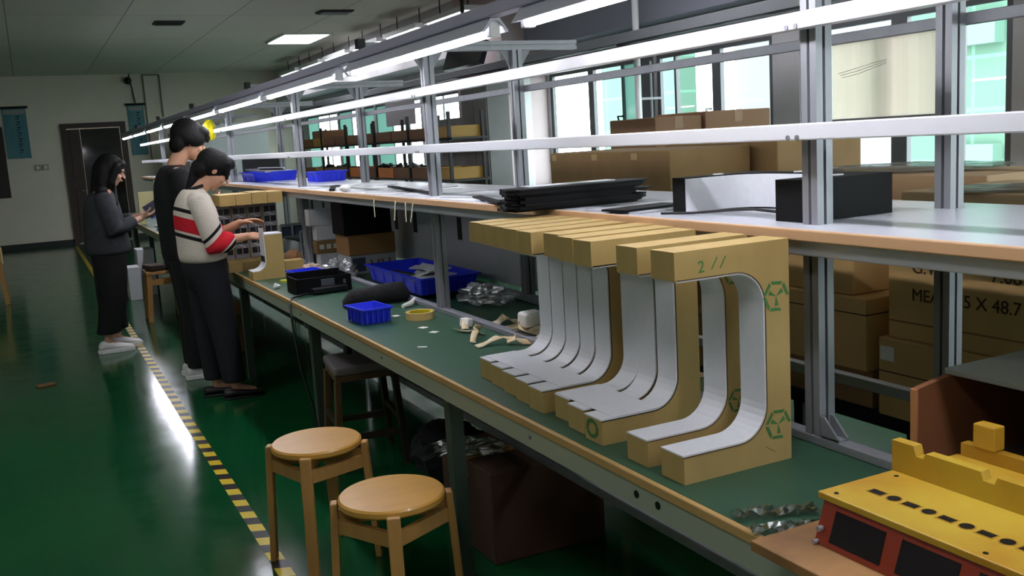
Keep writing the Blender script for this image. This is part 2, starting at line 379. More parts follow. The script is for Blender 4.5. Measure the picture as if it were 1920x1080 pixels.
for x0,x1,y,lab in ((1.58,1.93,12.45,'dark slotted air vent in the ceiling left of the lit panel'),(3.35,3.75,11.5,'dark slotted air vent in the ceiling to the right, near the lamp beam')):
    t = thing('ceiling_vent', lab, 'vent', ((x0+x1)/2,y,ZC)); MB().box(x0,x1,y,y+.28,ZC-.02,ZC-.001).build('frame', mat('vent_grey', (60,60,58), .6), t)
    b = MB()
    for k in range(6): b.box(x0+.02,x1-.02,y+.03+k*.04,y+.045+k*.04,ZC-.03,ZC-.02)
    b.build_each('slat', DARK, t)
# far wall fittings
TEALB = mat('teal_scroll', (62,122,138), .7, noise=.3, nscale=5, c2=(96,140,150), stretch=(1,1,.4))
INK = mat('dark_scroll_ink', (20,40,66), .8)
for x0,x1,z0,z1,lab in ((-.27,.12,1.66,2.58,'teal hanging scroll banner on the far wall, left of the door'),(1.86,2.15,1.6,2.56,'teal hanging scroll banner on the far wall, right of the door')):
    t = thing('scroll_banner', lab, 'banner', ((x0+x1)/2,YF,z0))
    MB().box(x0,x1,YF-.02,YF-.012,z0,z1).build('cloth', TEALB, t)
    b = MB(); b.tube([(x0-.04,YF-.016,z1),(x1+.04,YF-.016,z1)], .022); b.build('rod', DARK, t)
    b = MB(); random.seed(3)
    for k in range(7):
        z = z1-.16-k*.1; c = x0+(x1-x0)*.62
        b.obox((c,YF-.023,z),(.07,.003,.014),(0,random.uniform(-.3,.3),0)); b.obox((c+.01,YF-.023,z-.03),(.012,.003,.06),(0,random.uniform(-.4,.4),0)); b.obox((c-.02,YF-.023,z-.05),(.05,.003,.012),(0,random.uniform(-.8,.8),0))
    b.build('brush_marks', INK, t)
    MB().box(x0+.02,x1-.02,YF-.022,YF-.02,z1-.12,z1-.04).build('heading_band', mat('pale_band', (150,150,150), .7), t)
for x0,lab in ((.15,'left of the pair of pale wall switches beside the teal banner'),(.28,'right of the pair of pale wall switches, nearer the door')):
    t = thing('wall_switch', lab, 'switch', (x0+.05,YF,1.47)); MB().box(x0,x0+.1,YF-.03,YF,1.42,1.53).build('plate', mat('switch_beige', (176,160,140), .5), t, bevel=.004)
    MB().box(x0+.03,x0+.07,YF-.036,YF-.03,1.45,1.5).build('rocker', WHT, t)
t = thing('wall_camera', 'small dark dome camera high on the far wall', 'camera', (1.92,YF,3.0))
b = MB(); b.ell((1.92,YF-.1,3.0),(.07,.07,.07)); b.build('dome', DARK, t, smooth=True); b = MB(); b.bar((1.92,YF,3.05),(1.92,YF-.1,3.03),.03,.03); b.build('arm', ALUD, t)
t = thing('conduit', 'thin dark conduit dropping from the ceiling to the banner by the door', 'pipe', (2.03,YF,2.5)); b = MB(); b.tube([(1.95,YF-.06,ZC),(2.02,YF-.03,2.56)], .012); b.build('tube', mat('conduit_dark', (50,52,48), .6), t)
t = thing('conduit', 'square loop of thin trunking on the far wall near the ceiling', 'pipe', (2.35,YF,2.5)); b = MB()
for p,q in (((2.2,YF-.02,1.5),(2.2,YF-.02,3.1)),((2.2,YF-.02,3.1),(2.5,YF-.02,3.1)),((2.5,YF-.02,3.1),(2.5,YF-.02,2.3))): b.bar(p,q,.02,.02,up=(0,1,0))
b.build('trunking', mat('trunking_grey', (110,108,98), .6), t)
# hazard tape on the floor
t_ = bpy.data.materials.new('hazard_tape'); t_.use_nodes = True; n = t_.node_tree.nodes; l = t_.node_tree.links
bb = n['Principled BSDF']; bb.inputs['Roughness'].default_value = .35; tc = n.new('ShaderNodeTexCoord'); dv = n.new('ShaderNodeVectorMath'); dv.operation = 'DOT_PRODUCT'; dv.inputs[1].default_value = (2.6,6.2,0)
fr = n.new('ShaderNodeMath'); fr.operation = 'FRACT'; gt = n.new('ShaderNodeMath'); gt.operation = 'GREATER_THAN'; gt.inputs[1].default_value = .5
mx = n.new('ShaderNodeMix'); mx.data_type = 'RGBA'; mx.inputs[6].default_value = col4((20,20,22)); mx.inputs[7].default_value = col4((214,186,40))
l.new(tc.outputs['Object'], dv.inputs[0]); l.new(dv.outputs['Value'], fr.inputs[0]); l.new(fr.outputs[0], gt.inputs[0]); l.new(gt.outputs[0], mx.inputs[0]); l.new(mx.outputs[2], bb.inputs['Base Color'])
tag(MB().box(.63,.685,1.0,19.5,0,.0012).build('hazard_tape', t_, loc=(.66,5,0)), 'yellow and black striped hazard tape running along the green floor', 'tape')
tag(MB().obox((-.06,7.28,.006),(.12,.08,.012),(0,0,.3)).build('floor_scrap', mat('brown_scrap', (104,74,40), .9), loc=(-.06,7.28,0), bevel=.003), 'flat brown scrap lying alone on the green floor at left', 'scrap')
# ---------------------------------------------------------------- assembly bench
PY = [1.63+2.27*k for k in range(-2,6)]          # post stations
Y0, Y1 = -3.4, 14.9
GREEN = mat('green_bench_mat', (46,84,62), .42, noise=.12, nscale=3)
WOOD = mat('beech_edge', (186,150,92), .5, noise=.15, nscale=12, stretch=(1,.1,1))
APR = mat('pale_green_steel', (150,158,138), .45)
bench = thing('assembly_bench', 'long green-topped assembly bench with aluminium posts, rails and a white upper shelf', 'workbench', (1.35,1.0,0))
o = MB().box(1.115,1.585,Y0,Y1,.742,.76).build('worktop', GREEN, bench); 
MB().box(1.10,1.115,Y0,Y1,.738,.7605).build('worktop_edge', WOOD, bench, bevel=.003)
b = MB().box(1.105,1.12,Y0,Y1,.685,.738); b.build('apron', APR, bench)
b = MB()
for y in (1.62,1.70): b.tube([(1.103,y,.715),(1.1045,y,.715)], .009, 12)
b.build_each('screw_hole', DARK, bench)
b = MB()
for k in range(12): b.tube([(1.1,2.2+k*1.2,.715),(1.1045,2.2+k*1.2,.715)], .005, 8)
b.build_each('screw', ALUD, bench)
MB().box(1.585,1.97,3.0,Y1,.742,.76).build('rear_worktop', GREEN, bench)
def profile_poly(s, g=.004):
    """aluminium extrusion outline with a slot in every face"""
    h = s/2; q = [(-h,-h),(-g,-h),(-g,-h+.01),(g,-h+.01),(g,-h),(h,-h),(h,-g),(h-.01,-g),(h-.01,g),(h,g),(h,h),(g,h),(g,h-.01),(-g,h-.01),(-g,h),(-h,h),(-h,g),(-h+.01,g),(-h+.01,-g),(-h,-g)]
    return q
for y in PY:
    for x, s, ztop in ((1.570,.046,1.88),(1.992,.046,1.88)):
        b = MB(); b.prism([(x+u,y+v) for u,v in profile_poly(s)],'xy',0,ztop); b.build('post', ALU, bench)
    b = MB(); b.prism([(y+u,1.9+v) for u,v in profile_poly(.04)],'yz',1.30,2.30); arm = b.build('tee_arm', ALU, bench)
    b = MB(); b.box(1.268,1.30,y-.02,y+.02,1.896,1.935); b.build('end_clip', DARK, arm)
    b = MB()
    for x in (1.57,1.992):
        b.prism([(x-.075,1.88),(x-.0235,1.88),(x-.0235,1.80)],'xz',y-.004,y+.004); b.prism([(x+.075,1.88),(x+.0235,1.88),(x+.0235,1.80)],'xz',y-.004,y+.004)
    b.build_each('corner_brace', ALUD, arm)
WR = mat('white_square_tube', (214,216,220), .3)
for z in (1.71,1.475):
    r = MB().box(1.50,1.534,Y0,Y1,z-.018,z+.018).build('front_rail', WR, bench, bevel=.003)
    b = MB()
    for y in PY:
        for d in (-.014,.014): b.tube([(1.497,y+d,z-.012),(1.50,y+d,z-.012)], .006, 10)
    b.build_each('rail_screw', ALUD, r)
MB().box(2.016,2.036,Y0,Y1,1.698,1.726).build('rear_rail', ALUD, bench, bevel=.002)
MB().box(1.95,1.99,3.0,Y1,.762,.792).build('bench_rear_rail', ALU, bench, bevel=.003)
MB().box(1.97,2.0,Y0,3.0,.762,.792).build('bench_rear_rail', ALU, bench, bevel=.003)
MB().box(1.545,1.583,Y0,Y1,.7602,.782).build('bench_joint_rail', ALU, bench, bevel=.003)
# upper shelf
SHW = mat('white_shelf_laminate', (206,210,218), .25)
MB().box(1.478,2.12,Y0,Y1,1.247,1.268).build('upper_shelf', SHW, bench)
MB().box(1.465,1.478,Y0,Y1,1.243,1.2685).build('shelf_edge', mat('tan_edge_band', (200,160,118), .5), bench, bevel=.003)
for x in (1.49,2.08): MB().box(x,x+.03,Y0,Y1,1.208,1.246).build('shelf_beam', mat('light_steel_beam',(186,190,198),.5,.2), bench, bevel=.003)
b = MB()
for y in PY: b.box(1.52,2.08,y-.07,y-.03,1.21,1.246)
b.build('shelf_cross_beam', ALUD, bench)
# lamp beam
PURP = mat('grey_violet_beam', (186,182,204), .5, .1)
MB().box(1.275,1.325,Y0,14.95,1.857,1.895).build('lamp_beam', PURP, bench, bevel=.004)
# slotted panel behind the bench
SL = mat('grey_panel_paint', (205,206,210), .4)
b = MB().box(2.02,2.03,3.5,8.2,.80,1.19); pn = b.build('rear_panel', SL, bench)
b = MB()
for k in range(14):
    y = 3.7+k*.33; b.box(2.016,2.02,y,y+.05,.98,1.10)
b.build_each('panel_slot', DARK, pn)
# legs and lower rails
LEG = mat('grey_green_leg', (62,74,64), .5)
for k in range(-2,8):
    y = 1.17+k*1.78
    if y > Y0: MB().box(1.17,1.22,y-.025,y+.025,0,.742).build('leg', LEG, bench, bevel=.003)
b = MB(); b.tube([(1.15,3.97,.665),(1.15,8.2,.645)], .009, 10); b.build('under_rod', mat('dark_steel_rod', (38,38,40), .4, .6), bench, smooth=True)
MB().box(1.48,1.51,.4,6.1,.37,.40).build('lower_rail', ALUD, bench, bevel=.003)
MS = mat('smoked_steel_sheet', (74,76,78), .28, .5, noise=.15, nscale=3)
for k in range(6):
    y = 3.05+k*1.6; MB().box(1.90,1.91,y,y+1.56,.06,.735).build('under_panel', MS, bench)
for k in range(4):  # sheets added to block daylight and darken the floor under the near bench
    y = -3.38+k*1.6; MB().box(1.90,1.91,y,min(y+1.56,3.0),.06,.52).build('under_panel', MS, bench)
b = MB()
for p,q in (((1.585,1.66,.79),(1.585,1.60,.84)),((1.585,1.60,.84),(1.585,1.50,.79)),((1.575,1.655,.77),(1.575,1.50,.77))): b.bar(p,q,.012,.012,up=(1,0,0))
# corner brackets at the foot of the near post
for s in (-1,):
    bb_ = MB(); bb_.prism([(1.602,.784),(1.55,.784),(1.55,.790),(1.592,.832),(1.602,.832)],'yz',1.545,1.55); bb_.prism([(1.602,.784),(1.55,.784),(1.55,.790),(1.592,.832),(1.602,.832)],'yz',1.572,1.577); bb_.box(1.545,1.577,1.55,1.602,.782,.787)
    bb_.build('foot_bracket', ALU, bench)
# lamp row
tube_m = emit_mat('lit_fluorescent_tube', (248,246,255), TUBE)
HOUS = mat('lamp_housing_white', (200,200,214), .4)
nl = 0; y = 1.95; first = None
lamp_y = []
y = 2.66-1.61*3  # row starts behind the camera with unseen lamps added for brightness
while y < 14.4:
    lamp_y.append(y); y += 1.55 if y > 3.9 else 1.61
for i, y in enumerate(lamp_y):
    if y < Y0: continue
    if first is None:
        t = thing('tube_light', '', 'light', (1.3,y+.71,1.862), 'fluorescent tube lights in line under the lamp beam')
        b = MB(); b.prism([(1.265,1.815),(1.255,1.815),(1.285,1.855),(1.315,1.855),(1.345,1.815),(1.335,1.815),(1.31,1.846),(1.29,1.846)],'xz',y,y+1.42); b.build('reflector', HOUS, t)
        b = MB(); b.tube([(1.3,y+.03,1.818),(1.3,y+1.39,1.818)], .0165, 14); b.build('tube', tube_m, t, smooth=True, sharp=60)
        for e in (y+.005,y+1.39): MB().box(1.282,1.318,e,e+.025,1.80,1.85).build('end_cap', WHT, t, bevel=.003)
        first = t
    else:
        t = copy_tree(first); t.location = (1.3,y+.71,1.862)
    t['label'] = 'unseen fluorescent tube added out of view at the start of the lamp row'
# labels that single out the nearest tubes, seen well apart
lamps = sorted([q for q in COL.objects if q.get('category') == 'light' and q.name.startswith('tube_light')], key=lambda q: q.location.y)
vis = [q for q in lamps if q.location.y+.7 > 1.9]
names = ['nearest lit fluorescent tube, cut off by the top edge of the picture','second lit fluorescent tube, the long one before the first bare arm','third lit fluorescent tube along the beam, counted from the camera','fourth lit fluorescent tube, above and right of the yellow bag','fifth lit fluorescent tube, right above the head of the person in black','sixth lit fluorescent tube, starting left of the black-haired head of the person in black','seventh lit fluorescent tube, third from the far end of the row','eighth lit fluorescent tube, next to last at the far end','last lit fluorescent tube at the far end of the row by the banner']
for q, s_ in zip(vis, names):
    q['label'] = s_
    if 'group' in q: pass
# ---------------------------------------------------------------- C-shaped display frames in kraft board on the bench
def c_frame(x0, y0, wy, label, group, w=.292, h=.492, z=.76, arm=.06, spine=.068, marks=False, cut=1.0):
    t = thing('display_frame', label, 'display frame', (x0+w/2, y0+wy/2, z), group)
    R = .075; xi = x0+w-spine; zb = z+arm; zt = z+h-arm
    inner = [(x0,zb)] + arc(xi-R, zb+R, R, -90, 0) + arc(xi-R, zt-R, R, 0, 90) + [(x0-.008, zt)]
    outer_poly = [(x0-.008, z+h), (x0+w, z+h), (x0+w, z), (x0, z)]
    b = MB(); b.prism(inner+outer_poly, 'xz', y0, y0+wy)
    b.build('body', CARDY, t)
    d = .0035
    i2 = [(x0-.001,zb+d)] + arc(xi-R, zb+R, R-d, -90, 0) + arc(xi-R, zt-R, R-d, 0, 90) + [(x0-.004, zt-d)]
    i1 = [(x0-.001,zb)] + arc(xi-R, zb+R, R, -90, 0) + arc(xi-R, zt-R, R, 0, 90) + [(x0-.004, zt)]
    q = MB(); q.strip(i1, i2, 'xz', y0+.001, y0+wy-.001); ln = q.build('lining', LINER, t)
    e = MB(); i0 = [(x0-.0012,zb-.0022)] + arc(xi-R, zb+R, R+.0022, -90, 0) + arc(xi-R, zt-R, R+.0022, 0, 90) + [(x0-.004, zt+.0022)]
    e.strip(i0, i1, 'xz', y0-.0006, y0+.0009); e.build('dark_rim', DARK if y0 > 1.8 else RIMB, t)
    if marks:
        for cx, cz, r in marks:
            m = MB()
            for k in range(6):
                if k == 5: continue
                a, c = math.radians(60*k), math.radians(60*k+52)
                p0 = (cx+r*math.cos(a), cz+r*math.sin(a)); p1 = (cx+r*math.cos(c), cz+r*math.sin(c)); q0 = (cx+r*.78*math.cos(a), cz+r*.78*math.sin(a)); q1 = (cx+r*.78*math.cos(c), cz+r*.78*math.sin(c))
                m.prism([p0,p1,q1,q0], 'xz', y0-.0008, y0-.0002)
            for k in range(3):
                a = math.radians(120*k+20); m.prism([(cx,cz),(cx+r*.6*math.cos(a),cz+r*.6*math.sin(a)),(cx+r*.6*math.cos(a+.5),cz+r*.6*math.sin(a+.5))],'xz',y0-.0008,y0-.0002)
            m.build('green_stamp', GREENINK, t)
    return t
G = 'kraft board display frames lined up on the green bench'
FY = [(1.585,.082,0),(1.718,.082,0),(1.908,.080,0),(2.012,.080,.012),(2.116,.080,.032),(2.236,.080,.016),(2.338,.080,.026),(2.440,.080,.036),(2.542,.080,.046),(2.644,.080,.056)]
FL = ['nearest C-shaped kraft board frame with white lining and green hexagon stamps','second C-shaped kraft frame, standing apart just behind the nearest one','third C-shaped kraft frame, nearest of the closely packed stack, green ring on its foot','fourth C-shaped kraft frame from the near end of the row','fifth C-shaped kraft frame, right before the gap in the packed stack','sixth C-shaped kraft frame, just beyond the gap in the packed stack','seventh C-shaped kraft frame from the near end of the row','eighth C-shaped kraft frame, third from the far end','ninth C-shaped kraft frame, next to last at the far end','tenth and farthest C-shaped kraft frame in the row, beside the peeled tape']
for i, (y, wy, dx) in enumerate(FY):
    x0 = 1.150+dx
    mk = False
    if i == 0: mk = [(1.405,1.13,.036),(1.405,.845,.036)]
    elif i == 1: mk = [(1.40,1.17,.03),(1.405,.87,.03)]
    t = c_frame(x0, y, wy, FL[i], G, marks=mk)
    if i == 0:
        b = MB()
        for k in range(2): b.bar((x0+.085+k*.022,y-.0005,1.208),(x0+.10+k*.022,y-.0005,1.232),.0025,.0006,up=(0,1,0))
        b.build('pencil_stroke', GREENINK, t)
        text_mesh('handwritten_mark','2',.036,GREENINK,t,(x0+.05,y-.0003,1.203),(1,0,.1),(0,0,1),.0003)
        b = MB(); b.bar((1.37,y-.0005,.80),(1.395,y-.0005,.785),.0012,.0006,up=(0,1,0)); b.build('crease', mat('crease_brown',(120,88,50),.9), t)
    if i == 2:
        m = MB()
        for k in range(16):
            a0, a1 = math.radians(22.5*k), math.radians(22.5*k+20); cy_, cz_ = y+.045, .793
            m.prism([(cy_+.028*math.cos(a0),cz_+.024*math.sin(a0)),(cy_+.028*math.cos(a1),cz_+.024*math.sin(a1)),(cy_+.018*math.cos(a1),cz_+.015*math.sin(a1)),(cy_+.018*math.cos(a0),cz_+.015*math.sin(a0))],'yz',x0-.0018,x0-.0012)
        m.build('green_stamp', GREENINK, t)
# ---------------------------------------------------------------- far group of frames with cut-out panels and the half-built one
GF = 'kraft frames with black cut-outs at the far workplace'
GREYP = mat('grey_cutout_panel', (150,152,158), .5)
FX = [1.06,1.16,1.26,1.36]
FLB = ['leftmost kraft frame with black cut-outs, behind the striped sweater','second kraft frame with black cut-outs, behind the working hands','third kraft frame with black cut-outs, directly behind the lone upright frame','rightmost kraft frame with black cut-outs, beside the aluminium post']
for i, x in enumerate(FX):
    t = thing('cutout_frame', FLB[i], 'display frame', (x+.05,6.4,.76), GF); wx = .097; ya, yb = 6.24,6.55; z = .76; h = .49; dz = .0 if i != 2 else .004
    poly = [(ya,z),(yb,z),(yb,z+h+dz),(ya+.02,z+h+dz),(ya+.02,z+h-.07),(yb-.075,z+h-.07),(yb-.075,z+.06),(ya,z+.06)]
    MB().prism(poly,'yz',x,x+wx).build('body', CARDY, t)
    p = MB().box(x+.004,x+wx-.004,yb-.085,yb-.075,z+.062,z+h-.071).build('cutout_panel', GREYP, t)
    q = MB()
    for r_ in range(5):
        for c_ in range(2):
            q.box(x+.011+c_*.041,x+.045+c_*.041,yb-.088,yb-.0852,z+.09+r_*.066,z+.128+r_*.066)
    q.build_each('cutout', DARK, p)
    q = MB()
    for r_ in range(4): q.obox((x+.05,yb-.087,z+.142+r_*.066),(.05,.002,.006),(0,.5,0))
    q.build_each('wire', WHT, p)
t = thing('half_frame', 'lone kraft frame with a short upright, worked on by the striped sweater person', 'display frame', (1.2,5.8,.76))
x0, xr, y0, wy, z = 1.115, 1.305, 5.72, .13, .76
R = .06; xi = xr-.105
inner = [(x0,z+.05)] + arc(xi-R, z+.05+R, R, -90, 0) + [(xi, z+.262)]
MB().prism(inner+[(xr,z+.262),(xr,z),(x0,z)],'xz',y0,y0+wy).build('body', CARDY, t)
i2 = [(x0,z+.053)] + arc(xi-R, z+.05+R, R-.004, -90, 0) + [(xi-.004, z+.30)]
i1 = [(x0,z+.05)] + arc(xi-R, z+.05+R, R, -90, 0) + [(xi, z+.30)]
ln = MB().strip(i1,i2,'xz',y0+.002,y0+wy-.002).build('lining', LINER, t)
MB().box(xi-.008,xi-.0045,y0+.02,y0+wy-.02,z+.10,z+.135).build('cutout', DARK, ln)
MB().box(xi,xr,y0,y0+wy,z+.262,z+.268).build('top_cap', LINER, t)

tag(MB().box(1.184,1.318,1.909,2.195,.8236,.8252).build('white_cover_sheet', LINER, loc=(1.25,2.05,.8236)),'white sheet laid over the feet of the third to fifth kraft frames','sheet')
tag(MB().box(1.224,1.33,2.238,2.723,.8236,.8252).build('white_cover_sheet', LINER, loc=(1.25,2.5,.8236)),'white sheet laid over the feet of the five farthest kraft frames','sheet')
# ---------------------------------------------------------------- things on the upper shelf
ZS = 1.2686
BK2 = mat('matt_black_board', (13,13,15), .6, spec=.15)
# U-shaped black frame with white lining, lying on its side
def u_frame():
    t = thing('display_frame', 'black U-shaped frame with white lining, lying on its side on the upper shelf', 'display frame', (1.7,1.92,ZS))
    z0, z1 = ZS, ZS+.097
    xa, xb, ya, yb = 1.567, 1.842, 1.667, 2.17; th = .096; R = .09; xi = xb-.05
    # opening faces the aisle; arms run along x at both ends
    inn = [(xa,ya+th)] + arc(xi-R, ya+th+R, R, -90, 0) + arc(xi-R, yb-.05-R, R, 0, 90) + [(xa, yb-.05)]
    out = [(xa,yb),(xb,yb),(xb,ya),(xa,ya)]
    MB().prism(inn+out,'xy',z0,z1).build('body', BK2, t)
    i2 = [(xa+.01,ya+th+.003)] + arc(xi-R, ya+th+R, R-.003, -90, 0) + arc(xi-R, yb-.05-R, R-.003, 0, 90) + [(xa+.005, yb-.053)]
    i1 = [(xa+.01,ya+th)] + arc(xi-R, ya+th+R, R, -90, 0) + arc(xi-R, yb-.05-R, R, 0, 90) + [(xa+.005, yb-.05)]
    MB().strip(i1,i2,'xy',z0+.004,z1-.003).build('lining', LINER, t)
    b = MB()
    for p in ((1.72,1.72),(1.70,2.14),(1.815,1.95)): b.box(p[0]-.012,p[0]+.012,p[1]-.008,p[1]+.008,z1,z1+.003)
    b.build_each('white_label', WHT, t)
    b = MB(); b.tube([(1.52,2.16,ZS+.005),(1.56,2.08,ZS+.006),(1.60,1.98,ZS+.014),(1.60,1.88,ZS+.02),(1.58,1.775,ZS+.02)], .0035, 8); b.build('cable', DARK, t, smooth=True)
u_frame()
# folded black sleeves
t = thing('folded_sleeve_stack', 'pile of folded black sleeves with ragged ends on the upper shelf', 'sleeve stack', (1.60,2.73,ZS))
random.seed(11)
for k in range(8):
    b = MB(); dx = random.uniform(-.02,.02); a = random.uniform(-.03,.03); z = ZS+.005+k*.0088
    c = Vector((1.565+dx+k*.002, 2.73+random.uniform(-.012,.012), z)); L = .45+random.uniform(-.04,.04)
    b.obox(c,(L,.14,.0086),(0,0,a)); b.obox(c+Vector((L/2*.97,.0,.0)),(.05,.11,.006),(0,-.12,a+.3)); b.obox(c+Vector((-L/2*.97,.0,.0)),(.05,.10,.006),(0,.1,a-.3))
    b.build('sleeve', BK2, t)
b = MB(); b.obox((1.58,2.76,ZS+.073),(.32,.06,.003),(0,0,-.02)); b.build('white_flap', LINER, t)
# flat boards and sheets
GB = mat('grey_board_sheet', (176,178,186), .35)
def sheet(name, lab, x, y, z, sx, sy, rz, m, cat='board', th=.004, group=None):
    o = MB().obox((x,y,z+th/2),(sx,sy,th),(0,0,rz)).build(name, m, loc=(x,y,z)); tag(o, lab, cat, group); return o
sheet('grey_board','flat grey board just left of the black U-shaped frame on the upper shelf',1.68,2.40,ZS,.36,.26,.1,GB)
sheet('black_board','thin black board under the edge of the grey one, overhanging the shelf',1.60,2.36,ZS+.0045,.24,.10,.15,BK2,th=.006)
sheet('grey_board','long pale board lying before the ragged black sleeves',1.62,3.05,ZS,.22,.40,.06,GB)
random.seed(5)
spots = [(1.62,3.58,.26,.42,.1),(1.70,4.05,.3,.5,-.08),(1.60,4.55,.22,.4,.12),(1.80,4.62,.26,.5,-.15),(1.68,5.25,.28,.46,.05),(1.62,5.9,.22,.36,-.1),(1.8,5.7,.24,.5,.2)]
labs = ['large white sheet on the upper shelf just left of the black sleeves','white sheet lying across the shelf behind the second bare post','small white sheet at the shelf edge, nearest the tag strips','white sheet toward the back of the shelf below the far rack','white sheet in the middle run of the upper shelf','white sheet at the shelf edge beside the third post','white sheet lying skewed at the back before the blue trays']
for (x,y,sx,sy,a), lb in zip(spots, labs):
    sheet('white_sheet', lb, x, y, ZS, sx, sy, a, LINER, 'sheet', th=.003)
    if y < 5: sheet('grey_board', 'grey board on the '+lb.replace('large ','').replace('small ','').replace(' across','')[:80].rsplit(' ',1)[0], x+.03, y+.05, ZS+.0035, sx*.8, sy*.6, a+.25, GB, th=.003)
sheet('black_strip','long thin black strip lying across the white sheets on the upper shelf',1.66,4.45,ZS+.0072,.03,1.1,-.16,BK2,'strip',th=.008)
sheet('black_strip','short black strip overhanging the shelf edge by the black sleeves',1.53,3.28,ZS+.0035,.035,.5,-.25,BK2,'strip',th=.008)
sheet('black_strip','short black strip by the crumpled tag on the upper shelf',1.56,5.45,ZS+.0035,.03,.5,-.3,BK2,'strip',th=.008)
t = tag(MB().ell((1.50,5.0,ZS+.02),(.03,.05,.02)).build('crumpled_tag', PAPER, loc=(1.5,5.0,ZS)), 'crumpled white tag on the shelf edge above the row of paper strips','paper')
for i,(y,a) in enumerate(((4.42,.1),(4.12,-.15),(3.99,.05),(3.90,-.3))):
    b = MB(); b.bar((1.459,y,1.238),(1.456,y-a*.1,1.165),.012,.001,up=(1,0,0)); b.bar((1.4625,y,1.25),(1.459,y,1.238),.012,.001,up=(1,0,0))
    tag(b.build('tape_strip', mat('cream_tape',(214,206,176),.6), loc=(1.46,y,1.2)), 'cream strip of tape hanging from the shelf edge above the blue tray','tape', 'four cream tape strips hanging from the shelf edge')
# blue trays further down the shelf, black screen behind
def tray(name, lab, c, sx, sy, h, rz=0, rim=.012, group=None, fl=.9):
    t = thing(name, lab, 'tray', c, group); x, y, z = c; R = Matrix.Rotation(rz,3,'Z')
    def ring(s, zz, ins=0): return [Vector(c)+R@Vector((a*(sx/2*s-ins), b_*(sy/2*s-ins), zz)) for a,b_ in ((-1,-1),(1,-1),(1,1),(-1,1))]
    o0, o1, i1, i0 = ring(fl,0), ring(1,h), ring(1,h,.004), ring(fl,.004,.004)
    vs = o0+o1+i1+i0; fs = [(3,2,1,0)]
    for k in range(3):
        for j in range(4): fs.append((4*k+j,4*k+(j+1)%4,4*(k+1)+(j+1)%4,4*(k+1)+j))
    fs.append((12,13,14,15)); MB().add(vs,fs).build('bin', BLUE, t, bevel=.002)
    b = MB(); q0, q1 = ring(1,h-.004,-rim), ring(1,h+.003,-rim); j0, j1 = ring(1,h+.003,.004), ring(1,h-.004,.004)
    vs = q0+q1+j0+j1; fs = []
    for k in range(3):
        for j in range(4): fs.append((4*k+j,4*k+(j+1)%4,4*(k+1)+(j+1)%4,4*(k+1)+j))
    for j in range(4): fs.append((12+j,12+(j+1)%4,(j+1)%4,j))
    b.add(vs,fs).build('rim', BLUE, t)
    b = MB()
    for a,b_ in ((0,-1),(0,1),(-1,0),(1,0)):
        L = sx if a == 0 else sy
        for k in range(-2,3):
            u = k*L*.19; p = Vector((u if a == 0 else a*sx/2*.965, b_*sy/2*.965 if a == 0 else u, h*.5)); b.obox(Vector(c)+R@p,(.006,.006,h*.9),(0,0,rz))
    b.build_each('rib', BLUE, t)
    return t
tray('blue_tray','blue tray on the upper shelf before the low black screen',(1.80,8.15,ZS),.36,.5,.075)
tray('blue_tray','smaller blue tray on the upper shelf beside the third post',(1.95,6.95,ZS),.22,.3,.07)
b = MB(); b.obox((1.8,8.1,ZS+.085),(.26,.4,.012),(.05,.03,.2)); b.obox((1.84,8.2,ZS+.10),(.2,.3,.01),(-.04,.05,-.3)); tag(b.build('flat_parts', mat('silver_parts',(150,152,160),.3,.6), loc=(1.8,8.1,ZS+.08)),'flat silver and black parts heaped on the blue tray before the screen','parts','',)
t = thing('monitor','low wide black screen standing behind the blue tray on the upper shelf','monitor',(1.95,8.7,ZS)); MB().box(1.70,2.05,8.68,8.71,ZS+.05,ZS+.2).build('screen', DARK, t, bevel=.004); MB().box(1.85,1.92,8.66,8.74,ZS,ZS+.05).build('stand', DARK, t)
# ---------------------------------------------------------------- things on the worktop
ZB = .7605
random.seed(2)
t = tray('blue_tray','large blue tray of bagged parts on the bench behind the near-left post',(1.74,4.62,.7825),.30,.80,.085,.0)
b = MB()
for k in range(7):
    x,y = 1.74+random.uniform(-.07,.07), 4.5+random.uniform(-.2,.22); b.obox((x,y,.84+k*.006),(.09,.16,.006),(random.uniform(-.3,.3),random.uniform(-.3,.3),random.uniform(0,3)))
tag(b.build('bagged_parts', mat('shiny_silver_bag',(226,228,230),.25,.2,bump=.8,nscale=18), loc=(1.74,4.5,.83)),'silver bags of parts heaped inside the large blue tray','parts',kind='stuff')
tag(MB().obox((1.68,4.72,.835),(.06,.18,.02),(.1,.1,.5)).build('black_part', DARK, loc=(1.68,4.72,.83), bevel=.003),'black part lying beside the silver bags in the large blue tray','part')
tray('blue_bin','small blue bin at the front of the bench, before the black foam piece',(1.235,3.93,ZB),.13,.19,.065,.1,rim=.006,fl=.78)
t = thing('tape_roll','roll of tan masking tape lying on the green bench','tape roll',(1.43,3.83,ZB)); b = MB()
b.lathe([(.052,0),(.062,0),(.062,.03),(.052,.03),(.052,0)],(1.43,3.83,ZB),40); b.build('tape', mat('masking_tape',(206,176,112),.55), t, smooth=True, sharp=30)
b = MB(); b.lathe([(.046,.001),(.0519,.001),(.0519,.029),(.046,.029),(.046,.001)],(1.43,3.83,ZB),40); b.build('core', mat('yellow_core',(206,186,30),.5), t, smooth=True, sharp=30)
